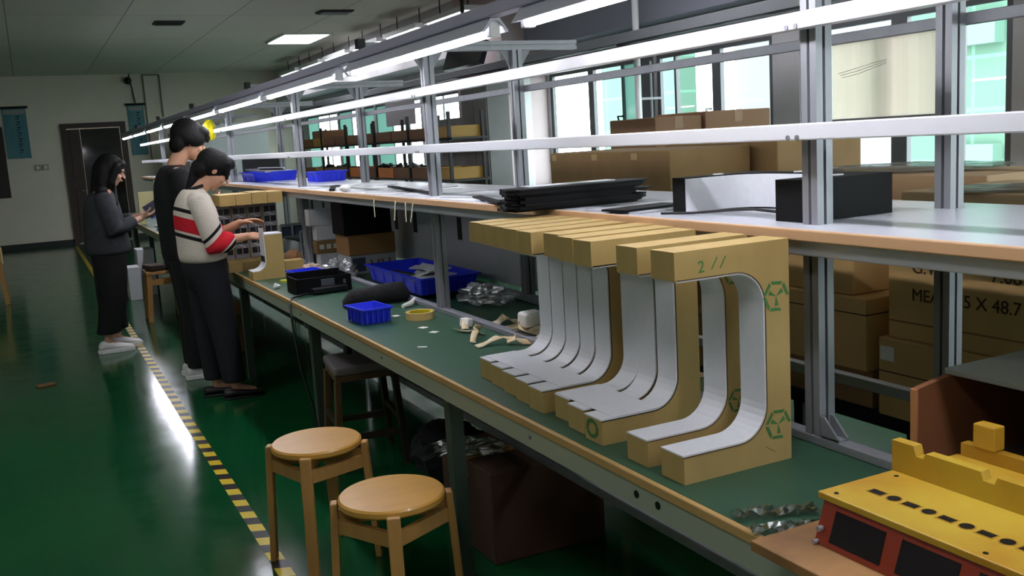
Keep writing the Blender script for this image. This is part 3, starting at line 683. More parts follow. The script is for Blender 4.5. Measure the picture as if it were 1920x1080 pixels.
# black foam
b = MB(); pts=[(-.16,.0,.02),(-.12,.01,.045),(-.02,.0,.05),(.08,0,.055),(.14,-.01,.055),(.165,0,.03)]
b.loft([((1.40+x*.95,4.33+x*-.15,ZB+z*.9),.003+.05*(1-abs(x)*2.5),z*.88,(.15,1,0),(0,0,1)) for x,_,z in pts],18)
t = tag(b.build('black_foam', mat('crumpled_black_foam',(14,14,16),.85,bump=.8,nscale=30), loc=(1.40,4.33,ZB), smooth=True),'long crumpled black foam piece lying behind the small blue bin','foam')
tag(MB().tube([(1.46,4.13,ZB+.008),(1.51,4.15,ZB+.014),(1.555,4.22,ZB+.022)],[.010,.013,.008],10).build('paper_scrap', PAPER, loc=(1.5,4.15,ZB)),'curled white paper scrap tucked under the black foam piece','paper')
# black power tray with cable
t = thing('black_open_case','open black case with a cable, in the middle of the green bench','case',(1.30,4.95,ZB))
b = MB(); x0,x1,y0,y1,z1 = 1.17,1.46,4.90,5.12,ZB+.085
b.box(x0,x1,y0,y0+.006,ZB,z1); b.box(x0,x1,y1-.006,y1,ZB,z1+.012); b.box(x0,x0+.006,y0,y1,ZB,z1); b.box(x1-.006,x1,y0,y1,ZB,z1); b.box(x0,x1,y0,y1,ZB,ZB+.006)
b.build('shell', BK2, t, bevel=.002)
b = MB(); b.obox((1.33,4.875,ZB+.02),(.19,.05,.03),(0,0,.12)); b.build('power_pack', DARK, t, bevel=.006)
b = MB(); b.obox((1.42,4.892,ZB+.05),(.012,.008,.02)); b.obox((1.33,4.893,ZB+.055),(.07,.01,.035)); b.build_each('connector', mat('grey_connector',(90,92,98),.3,.3), t)
b = MB(); b.tube([(1.25,4.87,ZB+.012),(1.17,4.83,ZB+.012),(1.115,4.79,ZB+.012),(1.09,4.75,ZB-.02),(1.085,4.70,.62),(1.09,4.66,.45),(1.12,4.6,.25),(1.13,4.55,.07),(1.16,4.5,.006),(1.3,4.5,.006)],.006,10); b.build('power_cable', DARK, t, smooth=True)
tray('blue_bin','small blue bin half hidden behind the open black case',(1.36,5.42,ZB),.17,.22,.06,.1,rim=.005)
def crumple(name, lab, c, r, m, cat, seed, n=3, kind=None, s=.25):
    random.seed(seed); b = MB(); b.ell(c, r, (0,0,random.random()), 26, 16)
    for i, v in enumerate(b.v):
        d = v-Vector(c); k = 1+s*(math.sin(d.x*170+seed)*math.cos(d.y*150)+random.uniform(-.5,.5)); v2 = Vector(c)+Vector((d.x*k,d.y*k,d.z*k)); v2.z = max(v2.z, c[2]-r[2]*.9); b.v[i] = v2
    return tag(b.build(name, m, loc=(c[0],c[1],c[2]-r[2])), lab, cat, kind=kind)
WF = film_mat('milky_film',(240,242,244),.5,.25)
crumple('plastic_bag','crumpled milky plastic bag behind the open black case',(1.52,5.33,ZB+.05),(.09,.12,.06),WF,'bag',1)
crumple('plastic_bag','crumpled clear plastic bag lying right of the large blue tray',(1.80,3.95,.7605+.04),(.09,.15,.045),WF,'bag',4)
for i,(x,y,a,lb) in enumerate(((1.52,3.81,.2,'small white paper chip just left of the tape roll'),(1.36,3.62,.4,'small white paper chip just before the tape roll, left of a pair'),(1.36,3.50,.5,'small white paper chip before the tape roll, right of a pair'),(1.22,3.27,.9,'slim white paper sliver lying alone near the front of the bench'))):
    if i == 0: x, y = 1.365, 3.96
    sheet('paper_chip', lb, x, y, ZB, .028 if i<3 else .014, .035, a, PAPER, 'paper', th=.0015)
tag(crumple('tissue_ball','',(1.15,5.28,ZB+.013),(.018,.02,.014),PAPER,'paper',9), 'little white tissue ball near the bench edge beside the half-built frame')
sheet('yellow_strip','yellow-green strip on the bench beside the half-built frame',1.27,5.48,ZB,.05,.14,.3,mat('lime_yellow',(196,200,60),.5),'strip',th=.01)
# peeled tape curls and white foam block
PEEL = mat('peeled_tan_tape', (206,170,106), .5, noise=.25, nscale=20, c2=(228,218,190))
def curl(i, c, L, wd, rz, turns, r, lab):
    random.seed(i+40); n = 14; a0 = random.uniform(0,1); pts = []
    for k in range(n+1):
        a = a0+turns*2*math.pi*k/n; pts.append(Vector((L*(k/n-.5)+r*math.sin(a), r*.5*math.cos(a*.7), max(.003, r*(1-math.cos(a))*.5+.004))))
    R = Matrix.Rotation(rz,3,'Z'); b = MB(); vs=[]; fs=[]
    for k,p in enumerate(pts):
        tw = .6*math.sin(k*.5+i); o = Vector((0,math.cos(tw),abs(math.sin(tw))*.8))*wd/2
        for q in (p-o, p+o):
            vs.append(Vector(c)+R@Vector((q.x,q.y,max(.0015,q.z))))
    m_ = len(vs); vs += [v+Vector((0,0,.0022)) for v in vs]
    for k in range(n):
        a = 2*k; fs += [(a,a+1,a+3,a+2),(m_+a,m_+a+2,m_+a+3,m_+a+1),(a,a+2,m_+a+2,m_+a),(a+1,m_+a+1,m_+a+3,a+3)]
    fs += [(0,m_,m_+1,1),(2*n,2*n+1,m_+2*n+1,m_+2*n)]
    b.add(vs,fs); return tag(b.build('peeled_tape', PEEL, loc=c, smooth=True), lab, 'tape', 'peeled tape curls heaped left of the display frames')
CP = [(1.50,3.50,.16,.03,1.3,.8,.03),(1.47,3.36,.14,.03,2.0,1.1,.028),(1.64,3.43,.16,.035,.4,.9,.035),(1.66,3.30,.18,.035,-.5,.7,.03),(1.70,3.20,.16,.03,.1,1.2,.03),(1.46,3.13,.2,.024,.3,.9,.02),(1.53,3.06,.16,.035,-.4,1.1,.028),(1.62,3.05,.16,.04,.7,.8,.03),(1.66,3.12,.15,.035,-1.0,1.0,.03),(1.74,3.28,.14,.03,1.5,.7,.03),(1.42,3.24,.15,.024,1.2,.6,.024),(1.57,3.13,.14,.035,2.0,.9,.04)]
WH = ['standing by the foot of the post','just below the post foot','behind the bench joint rail, left','behind the joint rail, farther right','against the back of the white foam block','thin, nearest the bench front','left of the white foam block','under the front of the white foam block','right behind the white foam block','at the back, beside the farthest frame','thin, bent up at the left end','on top of the heap by the foam block']
for i,(x,y,L,wd,rz,tn,r) in enumerate(CP): curl(i,(x,y,.7605 if abs(x-1.565)>.03 else .783),L,wd,rz,tn,r,'curl of peeled tan tape '+WH[i])
tag(MB().obox((1.60,3.13,.835),(.085,.06,.055),(.1,0,.15)).build('foam_block', mat('white_foam',(230,228,222),.8,bump=.1), loc=(1.6,3.045,.80), bevel=.012, seg=3),'white rounded foam block sitting on the heap of peeled tape','foam block')
tag(MB().obox((1.50,3.50,ZB+.02),(.03,.05,.035),(0,.2,.4)).build('foam_scrap', PAPER, loc=(1.5,3.5,ZB), bevel=.006),'small white foam scrap left of the post foot','foam')
# stack of boxes beneath the shelf: printed carton, kraft carton, black box
def carton(name, lab, x0,x1,y0,y1,z0,z1, m=CARD, cat='box', tape=True, group=None, flaps=False, lidline=False):
    t = thing(name, lab, cat, ((x0+x1)/2,(y0+y1)/2,z0), group); MB().box(x0,x1,y0,y1,z0,z1).build('carton_body', m, t, bevel=min(.006,(z1-z0)*.05))
    if tape:
        xm = (x0+x1)/2 if (x1-x0) < (y1-y0) else None
        b = MB()
        if xm is not None:
            b.box(xm-.03,xm+.03,y0-.0008,y1+.0008,z1,z1+.0012); b.box(xm-.03,xm+.03,y0-.0015,y0-.0003,z1-.07,z1+.0012)
        else:
            ym = (y0+y1)/2; b.box(x0-.0008,x1+.0008,ym-.03,ym+.03,z1,z1+.0012); b.box(x0-.0015,x0-.0003,ym-.03,ym+.03,z1-.07,z1+.0012)
        b.build('packing_tape', CARDT, t)
    if lidline:
        b = MB(); b.box(x0-.001,x1,y0-.001,y1,z1-lidline,z1-lidline+.004); b.build('lid_gap', mat('lid_gap_brown',(60,44,28),.9), t)
    if flaps:
        b = MB(); b.obox(((x0+x1)/2,y0-.05,z1-.02),((x1-x0)*.96,.12,.006),(.5,0,0)); b.obox((x0-.05,(y0+y1)/2,z1-.02),(.12,(y1-y0)*.9,.006),(0,-.5,0)); b.build_each('flap', m, t)
    return t
GPR = mat('pale_printed_carton',(176,178,184),.5)
t = carton('printed_box','pale printed carton at the bottom of the stack behind the bench rail',1.62,1.90,5.42,5.66,ZB,ZB+.115,GPR,tape=False)
b = MB(); random.seed(8)
b.box(1.63,1.71,5.4185,5.42,ZB+.02,ZB+.10)
b.build('printed_picture', mat('dark_print',(70,76,96),.5), t)
b = MB()
for k in range(4): b.obox((1.75+k*.035,5.4192,ZB+.06),(.014,.0015,.045),(0,random.uniform(-.5,.5),0))
b.build('printed_marks', mat('mixed_print',(120,84,84),.5), t)
carton('kraft_carton','kraft carton between the printed carton and the black box',1.61,1.90,5.41,5.66,ZB+.1155,ZB+.235,mat('kraft_carton_tan',(150,110,66),.8),tape=False)
t = carton('black_box','square black box standing on top of the kraft carton under the shelf',1.59,1.88,5.40,5.64,ZB+.2355,1.185-.0,BK2,tape=False)
for zz, hh, m, lb, x0, x1 in ((ZB,.08,LINER,'white carton lowest of the small stack left of the black box',1.60,1.73),(ZB+.0805,.085,CARD,'kraft carton second from the bottom, left of the black box',1.585,1.74),(ZB+.166,.095,LINER,'white carton second from the top, left of the black box',1.59,1.74),(ZB+.2615,.105,LINER,'white lidded carton at the top of the stack left of the black box',1.55,1.76)):
    t = carton('small_carton', lb, x0, x1, 6.02, 6.11, zz, zz+hh, m, tape=False)
    if m is CARD:
        b = MB()
        for k in range(3): b.box(x0+.02+k*.045,x0+.05+k*.045,6.018,6.0195,zz+.03,zz+.06)
        b.build_each('label_patch', PAPER, t)
# assembled metal parts around the far post
SIL = mat('silver_bracket', (170,174,182), .3, .6)
for i,(x,y,z,rz) in enumerate(((1.80,6.45,ZB,.2),(1.66,6.36,ZB,-.3),(1.78,6.7,ZB,.5),(1.70,7.1,ZB,0))):
    t = thing('metal_bracket_frame', ['silver bracket frame with a dark window, right of the far post foot','silver bracket frame leaning at the left of the far post foot','silver bracket frame set back behind the far post','silver bracket frame farthest behind the post'][i], 'bracket', (x,y,z))
    b = MB(); R = Matrix.Rotation(rz,3,'Z'); w_, h_ = .17, .2
    for p,q in (((-w_/2,0,0),(-w_/2,0,h_)),((w_/2,0,0),(w_/2,0,h_)),((-w_/2,0,h_),(w_/2,0,h_)),((-w_/2,0,h_*.55),(w_/2,0,h_*.55)),((-w_/2,.1,0),(-w_/2,0,h_*.55)),((w_/2,.1,0),(w_/2,0,h_*.55)),((0,0,h_*.55),(0,0,h_))): b.bar(Vector((x,y,z))+R@Vector(p)+Vector((0,0,.006)),Vector((x,y,z))+R@Vector(q)+Vector((0,0,.006)),.014,.010,up=(.3,1,.1))
    b.build('frame', SIL, t); b = MB(); b.obox(Vector((x,y,z+h_*.78))+R@Vector((0,.008,0)),(w_*.9,.004,h_*.38),(0,0,rz)); b.build('screen', mat('blue_grey_screen',(70,84,110),.3), t)
t = crumple('brown_bag','dark brown rounded paper bag between the half-built frame and the post',(1.45,6.10,ZB+.06),(.055,.06,.06),mat('brown_paper',(112,80,44),.8,bump=.4),'bag',6,s=.08)
carton('kraft_carton','small kraft carton on the bench behind the half-built frame',1.36,1.48,5.95,6.05,ZB,ZB+.07,CARDY,tape=False)
crumple('pink_tissue','pinkish crumpled tissue by the foot of the third post',(1.50,5.86,ZB+.02),(.05,.06,.024),mat('pinkish_paper',(206,180,164),.8),'paper',12)
# ---------------------------------------------------------------- stools
OAK = mat('honey_beech', (200,150,66), .32, noise=.16, nscale=4, stretch=(1,6,1), coat=.2)
OAKL = mat('beech_leg', (176,132,72), .4, noise=.15, nscale=8, stretch=(5,5,.5))
def round_stool(lab, c, a0, R=.163, H=.455):
    t = thing('round_stool', lab, 'stool', (c[0],c[1],0)); x, y = c
    b = MB(); b.lathe([(0,H-.026),(R-.006,H-.026),(R,H-.02),(R,H-.006),(R-.006,H),(0,H)],(x,y,0),56); b.build('seat', OAK, t, smooth=True, sharp=35)
    for k in range(4):
        a = math.radians(a0+90*k); d = Vector((math.cos(a),math.sin(a),0)); s_ = Vector((-d.y,d.x,0))
        b = MB(); secs = []
        for r, z, th in ((R+.012,H-.012,.022),(R+.013,H-.05,.024),(R+.020,H-.18,.024),(R+.034,0,.022)):
            p = Vector((x,y,z))+d*r; secs.append([p-s_*.02-d*th/2,p+s_*.02-d*th/2,p+s_*.02+d*th/2,p-s_*.02+d*th/2])
        vs = [v for s2 in secs for v in s2]; fs = [(0,1,2,3),(15,14,13,12)]
        for j in range(3):
            for i in range(4): fs.append((4*j+i,4*j+(i+1)%4,4*(j+1)+(i+1)%4,4*(j+1)+i))
        b.add(vs,fs); b.build('leg', OAKL, t, bevel=.004)
    b = MB()
    for k in range(2):
        a = math.radians(a0+90*k); d = Vector((math.cos(a),math.sin(a),0)); c_ = Vector((x,y,H-.058-.0*k)); b.bar(c_-d*(R+.001),c_+d*(R+.001),.022,.045)
    b.build('cross_rail', OAKL, t)
    b = MB()
    for k in range(4):
        a = math.radians(a0+90*k); c2_ = math.radians(a0+90*k+90); p = Vector((x,y,H-.085))+Vector((math.cos(a),math.sin(a),0))*(R+.008); q = Vector((x,y,H-.085))+Vector((math.cos(c2_),math.sin(c2_),0))*(R+.008); b.bar(p,q,.018,.045)
    b.build('apron', OAKL, t)
    return t
round_stool('round beech stool farther from the camera, beside the hazard tape', (.825,3.385), -118)
round_stool('round beech stool nearest the camera, cut off by the bottom of the picture', (.875,2.71), -108)
t = thing('square_stool','square dark wooden stool with a grey padded seat, pulled up to the bench','stool',(1.32,4.42,0))
R = Matrix.Rotation(-.12,3,'Z'); cc = Vector((1.32,4.42,0)); DKW = mat('dark_walnut',(58,46,36),.45,noise=.2,nscale=10)
LW = mat('worn_brown_wood',(104,78,50),.5,noise=.2,nscale=10)
MB().obox(cc+Vector((0,0,.478)),(.30,.34,.045),(0,0,-.12)).build('seat_pad', mat('grey_leatherette',(122,116,116),.5,bump=.1), t, bevel=.016, seg=3)
MB().obox(cc+Vector((0,0,.442)),(.285,.325,.028),(0,0,-.12)).build('seat_frame', LW, t)
for sx,sy in ((-1,-1),(1,-1),(1,1),(-1,1)):
    b = MB(); b.bar(cc+R@Vector((sx*.135,sy*.155,.43)),cc+R@Vector((sx*.16,sy*.18,.0)),.03,.03,up=(0,1,0)); b.build('leg', LW if sx<0 else DKW, t, bevel=.003)
b = MB()
for sx in (-1,1): b.bar(cc+R@Vector((sx*.148,-.168,.22)),cc+R@Vector((sx*.148,.168,.22)),.018,.03)
for sy in (-1,1): b.bar(cc+R@Vector((-.152,sy*.172,.16)),cc+R@Vector((.152,sy*.172,.16)),.018,.03)
b.build('stretcher', DKW, t)
t = thing('rod_hook','black rubber clip hanging under the bench edge at the end of the rod','clip',(1.15,3.98,.6)); b = MB(); b.obox((1.148,3.985,.655),(.03,.04,.07),(0,.2,0)); b.build('clip_body', DARK, t, bevel=.006); b = MB(); b.obox((1.148,3.985,.70),(.014,.02,.03)); b.build('clip_neck', DARK, t)
# wooden stool with goods behind the people
t = thing('wooden_stool','wooden stool loaded with brown goods beyond the people, under the bench edge','stool',(1.02,9.6,0))
for sx,sy in ((-1,-1),(1,-1),(1,1),(-1,1)):
    b = MB(); b.bar((1.02+sx*.12,9.6+sy*.12,.44),(1.02+sx*.15,9.6+sy*.15,0),.045,.03,up=(0,1,0)); b.build('leg', OAKL, t)
MB().box(.87,1.17,9.45,9.75,.44,.47).build('seat', OAKL, t, bevel=.004); b = MB(); b.box(.90,1.14,9.47,9.49,.34,.40); b.box(.89,.91,9.48,9.72,.2,.24); b.build('rail', OAKL, t)
tag(MB().obox((1.02,9.6,.5),(.26,.26,.05),(0,0,.2)).build('brown_pad', mat('dark_brown_pad',(52,38,26),.8), loc=(1.02,9.6,.475), bevel=.01),'flat dark brown pad lying on the loaded wooden stool','pad')
t = carton('cardboard_box','open cardboard box on the floor beside the black-clad person',1.06,1.36,7.45,7.75,0,.36,CARD,flaps=True,tape=False)
carton('white_box','white carton on the floor behind the long-haired person',.98,1.16,11.4,11.7,0,.52,mat('grey_white_carton',(196,198,200),.6),tape=False)
carton('white_box','second white carton, lower and left of the taller one on the floor',.84,.97,11.1,11.4,0,.36,mat('grey_white_carton',(196,198,200),.6),tape=False)
# left edge stool with a box
t = thing('wooden_stool','wooden stool at the very left edge of the picture, loaded with a brown box','stool',(-.52,12.2,0))
for sx,sy in ((-1,-1),(1,-1),(1,1),(-1,1)):
    b = MB(); b.bar((-.52+sx*.12,12.2+sy*.12,.44),(-.52+sx*.16,12.2+sy*.16,0),.045,.03,up=(0,1,0)); b.build('leg', OAKL, t)
MB().box(-.68,-.36,12.04,12.36,.44,.47).build('seat', OAKL, t, bevel=.004)
carton('cardboard_box','brown cardboard box resting on the stool at the left edge',-.70,-.36,12.02,12.38,.4705,.62,CARDY)
# goods beneath the bench near the camera
t = carton('cardboard_box','large dim cardboard box with a plastic sheet under the bench behind the round stools',1.32,1.78,2.96,3.42,0,.34,mat('shade_darkened_carton',(72,48,34),.85),flaps=False)  # carton brown darkened to stand in for shade under the bench
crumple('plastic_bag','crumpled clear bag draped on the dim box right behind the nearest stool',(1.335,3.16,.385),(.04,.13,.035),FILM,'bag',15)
t = thing('black_bag','dark lumpy bag lying under the bench behind the square stool','bag',(1.55,3.9,0)); 
crumple('bag_body','',(1.55,3.9,.13),(.16,.22,.13),BLK,'bag',21,s=.1)
_o = COL.objects[-1] if False else [q for q in COL.objects if q.name.startswith('bag_body')][0]; _o['label']='dark lumpy bag lying under the bench behind the square stool'; _o.name='dark_bag'; bpy.data.objects.remove(t)
# ---------------------------------------------------------------- test fixture machine and wooden cabinet, right foreground
tag(MB().box(1.02,1.93,.30,1.225,.7832,.802).build('plywood_board', mat('worn_plywood',(166,122,72),.6,noise=.3,nscale=7,c2=(104,72,40)), loc=(1.4,.8,.783), bevel=.002),'worn plywood board on the bench under the yellow test fixture','board')
tag(MB().box(1.08,1.54,.27,1.20,.7606,.7830).build('board_batten', mat('worn_plywood',(166,122,72)), loc=(1.3,.8,.7606)),'batten packing up the plywood board above the green bench','batten')
YEL = mat('yellow_bakelite', (196,168,54), .45, noise=.25, nscale=6, c2=(176,128,30))
YED = mat('worn_yellow_edge', (176,134,34), .5, noise=.3, nscale=9)
ORG = mat('orange_red_acrylic', (150,54,30), .35, noise=.1, nscale=5)
WINM = mat('dark_smoked_window', (26,20,26), .12)
f = thing('test_fixture','long yellow test fixture with orange front and a row of round and square holes','machine',(1.2,.8,.803))
ZM = .875; x0, x1, ya, yb = 1.12, 1.30, .34, 1.16
b = MB(); b.prism([(x0-.018,.8025),(x0+.02,.8025),(x0+.026,ZM),(x0+.006,ZM)],'xz',ya,yb); fp = b.build('front_panel', ORG, f)
b = MB(); y = yb-.03
while y > ya+.1:
    b.prism([(x0-.0165,.812),(x0-.0145,.812),(x0+.0035,.862),(x0+.0015,.862)],'xz',y-.105,y); y -= .135
b.build_each('front_window', WINM, fp)
b = MB(); b.tube([(x0-.022,yb-.012,.83),(x0-.012,yb-.012,.83)],.005,10); b.tube([(x0-.026,yb-.006,.806),(x0-.012,yb-.006,.806)],.004,10); b.build_each('front_screw', SIL, fp)
MB().box(x0+.026,x1,ya,yb,.8025,ZM-.001).build('base_block', YED, f)
tp = MB().box(x0-.004,x1+.01,ya,yb+.006,ZM,ZM+.012).build('top_plate', YEL, f, bevel=.002)
k = 0; y = yb-.055
hb = MB(); rm = MB()
while y > ya+.03:
    if k % 2 == 0:
        hb.box(x0+.060,x0+.075,y-.0125,y+.0125,ZM+.012,ZM+.0128); rm.box(x0+.057,x0+.078,y-.0155,y+.0155,ZM+.0118,ZM+.0124)
    else:
        hb.tube([(x0+.068,y,ZM+.0119),(x0+.068,y,ZM+.0128)],.0108,24); rm.tube([(x0+.068,y,ZM+.0118),(x0+.068,y,ZM+.0124)],.0135,24)
    y -= .034; k += 1
hb.build_each('hole', DARK, tp); rm.build_each('hole_rim', YED, tp)
b = MB()
for yy in (yb-.02, yb-.3, yb-.6):
    for xx in (x0+.012, x1-.03): b.tube([(xx,yy,ZM+.0119),(xx,yy,ZM+.0130)],.004,10)
b.build_each('plate_screw', DARK, tp)
# notched upright plate along the back of the top
poly = []; yy = ya; zt = ZM+.062
prof = [(ya,ZM+.012),(yb+.006,ZM+.012),(yb+.006,zt+.005),(yb-.04,zt+.005),(yb-.045,zt-.012),(yb-.06,zt-.012),(yb-.065,zt-.002),(yb-.17,zt-.002),(yb-.175,zt-.016),(yb-.195,zt-.016),(yb-.2,zt-.004),(yb-.34,zt-.004),(yb-.345,zt-.018),(yb-.365,zt-.018),(yb-.37,zt-.004),(ya,zt-.004)]
MB().prism(prof,'yz',x1-.012,x1+.008).build('notched_plate', YEL, f)
MB().box(x1+.012,1.46,ya,yb+.01,.8025,ZM+.006).build('rear_tray', YEL, f, bevel=.002)
MB().box(1.455,1.475,ya,yb-.0,ZM+.006,ZM+.03).build('rear_ledge', YED, f)
for i,y in enumerate((yb-.05,yb-.19,yb-.36,yb-.53)):
    MB().box(1.45,1.478,y-.022,y+.022,ZM+.0305,ZM+.075).build('clamp_block', YEL, f, bevel=.003)
# wooden cabinet
c = thing('wooden_cabinet','open brown wooden cabinet with a grey top behind the yellow fixture','cabinet',(1.7,.85,.803))
BW = mat('red_brown_plywood',(126,80,50),.5,noise=.2,nscale=6); BW2 = mat('plywood_edge',(170,116,70),.6)
b = MB(); b.prism([(1.49,.8025),(1.88,.8025),(1.88,.985),(1.58,.985),(1.49,.972)],'xz',1.285,1.30)
b.build('side_panel', BW, c)
b = MB(); b.prism([(1.486,.8025),(1.49,.8025),(1.49,.972),(1.486,.971)],'xz',1.285,1.30); b.build('panel_edge', BW2, c)
MB().prism([(1.49,.8025),(1.88,.8025),(1.88,.985),(1.58,.985),(1.49,.972)],'xz',.42,.435).build('side_panel', BW, c)
MB().box(1.865,1.88,.435,1.285,.8025,.985).build('back_panel', mat('dark_interior_board',(40,30,24),.8), c)
MB().box(1.58,1.885,.42,1.30,.9855,.998).build('top_board', mat('grey_laminate',(128,132,124),.35), c, bevel=.002)
MB().box(1.50,1.865,.435,1.284,.8025,.806).build('floor_board', mat('dark_interior_board',(40,30,24)), c)
b = MB(); b.tube([(1.60+.016*math.cos(a/10*6.28),.93+.03*math.sin(a/10*6.28),1.0) for a in range(11)],.0025,8); tag(b.build('wire_ring', SIL, loc=(1.6,.93,.998)),'small loop of silver wire on the grey top of the wooden cabinet','wire')
# two clear bags by the fixture
for i,(x,y,rz,lb) in enumerate(((1.195,1.36,-.15,'upper of two clear plastic sleeves left of the yellow fixture'),(1.175,1.29,-.1,'lower of two clear plastic sleeves left of the yellow fixture'))):
    b = MB(); n = 14; vs=[]; fs=[]
    random.seed(30+i)
    R = Matrix.Rotation(-.35+rz*.3,3,'Z')
    for j in range(n+1):
        for k in range(5):
            vs.append(Vector((x,y,ZB+.003))+R@Vector((.16*(j/n-.5),.04*(k/4-.5)*(1-.15*i),0))+Vector((0,0,random.uniform(0,.012))))
    for j in range(n):
        for k in range(4): a = j*5+k; fs.append((a,a+1,a+6,a+5))
    b.add(vs,fs); o = b.build('plastic_sleeve', film_mat('crinkled_film',(225,230,228),.4,.12), loc=(x,y,ZB)); sd = o.modifiers.new('thickness','SOLIDIFY'); sd.thickness = .0008; tag(o, lb, 'bag')
# ---------------------------------------------------------------- cartons behind the bench (right)
t = carton('long_carton','long taped carton lying at the top left of the carton pile behind the shelf',2.50,2.95,3.48,4.55,1.12,1.405,CARD,tape=False)
b = MB()
for yy in (3.75,4.1,4.5): b.obox((2.4985,yy,1.38),(.002,.05,.03),(0,0,0))
b.build_each('tape_tab', mat('glossy_tape_tab',(196,168,120),.2), t)
b = MB(); b.box(2.4985,2.4995,3.48,4.55,1.36,1.368); b.build('seam', CARDT, t)
carton('long_carton','long brown carton directly under the top left one behind the shelf',2.52,2.95,3.50,4.55,.80,1.119,mat('brown_carton',(158,120,82),.85))
carton('carton','brown carton right of the long taped one, half hidden by the near post',2.99,3.50,3.35,4.2,1.06,1.43,CARD)
carton('carton','brown carton beneath the half-hidden one behind the near post',2.99,3.50,3.35,4.2,.70,1.059,CARD)
carton('carton','pale brown carton standing behind the pile before the window, left of two',3.23,3.56,4.62,5.1,1.05,1.565,mat('dusty_carton',(150,116,90),.85))
carton('carton','pale brown carton standing behind the pile before the window, right of two',3.57,4.06,4.60,5.1,1.05,1.585,mat('dusty_carton',(150,116,90)))
t = carton('plastic_wrapped_carton','long pale carton wrapped in clear film behind the black frame',3.0,3.5,2.30,3.30,1.02,1.27,mat('pale_carton',(182,152,116),.7))
crumple('wrap_film','loose clear film on top of the long pale carton',(3.15,2.75,1.29),(.12,.35,.018),WF,'film',33,s=.15)
t = carton('flat_carton','flat open-topped carton with clear film at the right edge behind the shelf',2.40,2.9,1.30,2.14,1.10,1.265,mat('pale_carton',(182,152,116)))
crumple('wrap_film','crinkled clear film on the flat carton at the right edge',(2.55,1.75,1.275),(.10,.3,.01),WF,'film',35,s=.15)
# printed carton below the shelf level
INKB = mat('carton_ink',(66,48,30),.8)
CARDL = mat('brightened_carton',(208,170,110),.85,noise=.1,nscale=6)  # cardboard lightened to make up for light missing under the shelf
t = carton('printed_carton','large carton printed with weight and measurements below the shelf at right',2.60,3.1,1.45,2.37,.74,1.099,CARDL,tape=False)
text_mesh('printed_text','G.W          7.08        kgs',.062,INKB,t,(2.5985,2.27,.975),(0,-1,0),(0,0,1))
text_mesh('printed_text','MEAS:   5 X 48.7 X 37.5cm',.058,INKB,t,(2.5985,2.27,.882),(0,-1,0),(0,0,1))
MB().box(2.5985,2.5995,1.45,2.37,.80,.806).build('tape_edge', CARDT, t)
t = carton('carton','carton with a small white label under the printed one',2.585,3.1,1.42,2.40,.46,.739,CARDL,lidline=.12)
MB().box(2.583,2.5845,2.33,2.39,.66,.71).build('white_label', PAPER, t)
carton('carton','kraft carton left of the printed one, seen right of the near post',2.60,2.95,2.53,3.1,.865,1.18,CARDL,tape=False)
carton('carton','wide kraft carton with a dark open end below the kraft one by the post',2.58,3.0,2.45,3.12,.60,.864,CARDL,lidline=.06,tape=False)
t = thing('dark_trolley','black low trolley under the carton pile','trolley',(2.85,2.7,0)); MB().box(2.62,3.45,1.4,4.5,.40,.455).build('deck', DARK, t)
for x in (2.7,3.35):
    for y in (1.6,2.9,4.3): MB().box(x,x+.05,y,y+.05,0,.40).build('leg', DARK, t)
carton('carton','carton on the trolley carrying the kraft boxes behind the near post',2.62,3.0,2.46,3.10,.4555,.599,mat('brown_carton',(158,120,82)),tape=False)
carton('carton','low carton on the trolley under the long brown ones',2.54,3.4,3.36,4.4,.4555,.699,mat('brown_carton',(158,120,82)),tape=False)
carton('carton','carton supporting the long brown one from beneath',2.56,2.95,3.52,4.4,.70,.799,mat('brown_carton',(158,120,82)),tape=False)
carton('carton','upright support carton under the pale pair before the window',3.23,4.06,4.6,5.1,0,1.049,mat('dusty_carton',(150,116,90)))
carton('carton','support carton beneath the film-wrapped pale carton',3.02,3.48,2.32,3.28,.4555,1.019,mat('brown_carton',(158,120,82)))
# beige roller blind over the third window
t = thing('roller_blind','beige translucent roller blind hanging over the window right of the near post','blind',(5.1,4.7,2.0))
b = MB(); n = 20; vs=[]; fs=[]
for j in range(n+1):
    y = 4.27+.87*j/n
    for z in (1.485,2.0): vs.append((5.10+.004*math.sin(j*1.7),y,z))
for j in range(n): fs.append((2*j,2*j+1,2*j+3,2*j+2))
BL = bpy.data.materials.new('beige_blind_cloth'); BL.use_nodes = True; n_ = BL.node_tree.nodes; l_ = BL.node_tree.links; n_.clear()
d_ = n_.new('ShaderNodeBsdfDiffuse'); tr = n_.new('ShaderNodeBsdfTranslucent'); mx_ = n_.new('ShaderNodeMixShader'); oo = n_.new('ShaderNodeOutputMaterial')
d_.inputs[0].default_value = col4((236,228,220)); tr.inputs[0].default_value = col4((250,240,232)); mx_.inputs[0].default_value = .55
l_.new(d_.outputs[0],mx_.inputs[1]); l_.new(tr.outputs[0],mx_.inputs[2]); l_.new(mx_.outputs[0],oo.inputs[0])
b.add(vs,fs); o = b.build('cloth', BL, t); o.modifiers.new('t','SOLIDIFY').thickness = .003
b = MB(); b.tube([(5.12,4.25,2.02),(5.12,5.16,2.02)],.022,12); b.build('roller', ALUD, t); MB().box(5.1,5.1995,4.255,4.262,1.99,2.04).build('wall_bracket', ALUD, t); MB().box(5.09,5.105,4.27,5.14,1.475,1.49).build('bottom_bar', ALUD, t)
b = MB()
for k in range(3): b.tube([(5.092,5.08-.02*k,1.80-.015*k),(5.091,4.9,1.825-.02*k),(5.092,4.66,1.86-.012*k)],.0025,6)
b.build('crease_highlight', mat('white_highlight_strand',(250,250,246),.5), t)  # white strands imitating the highlight along the blind's creases
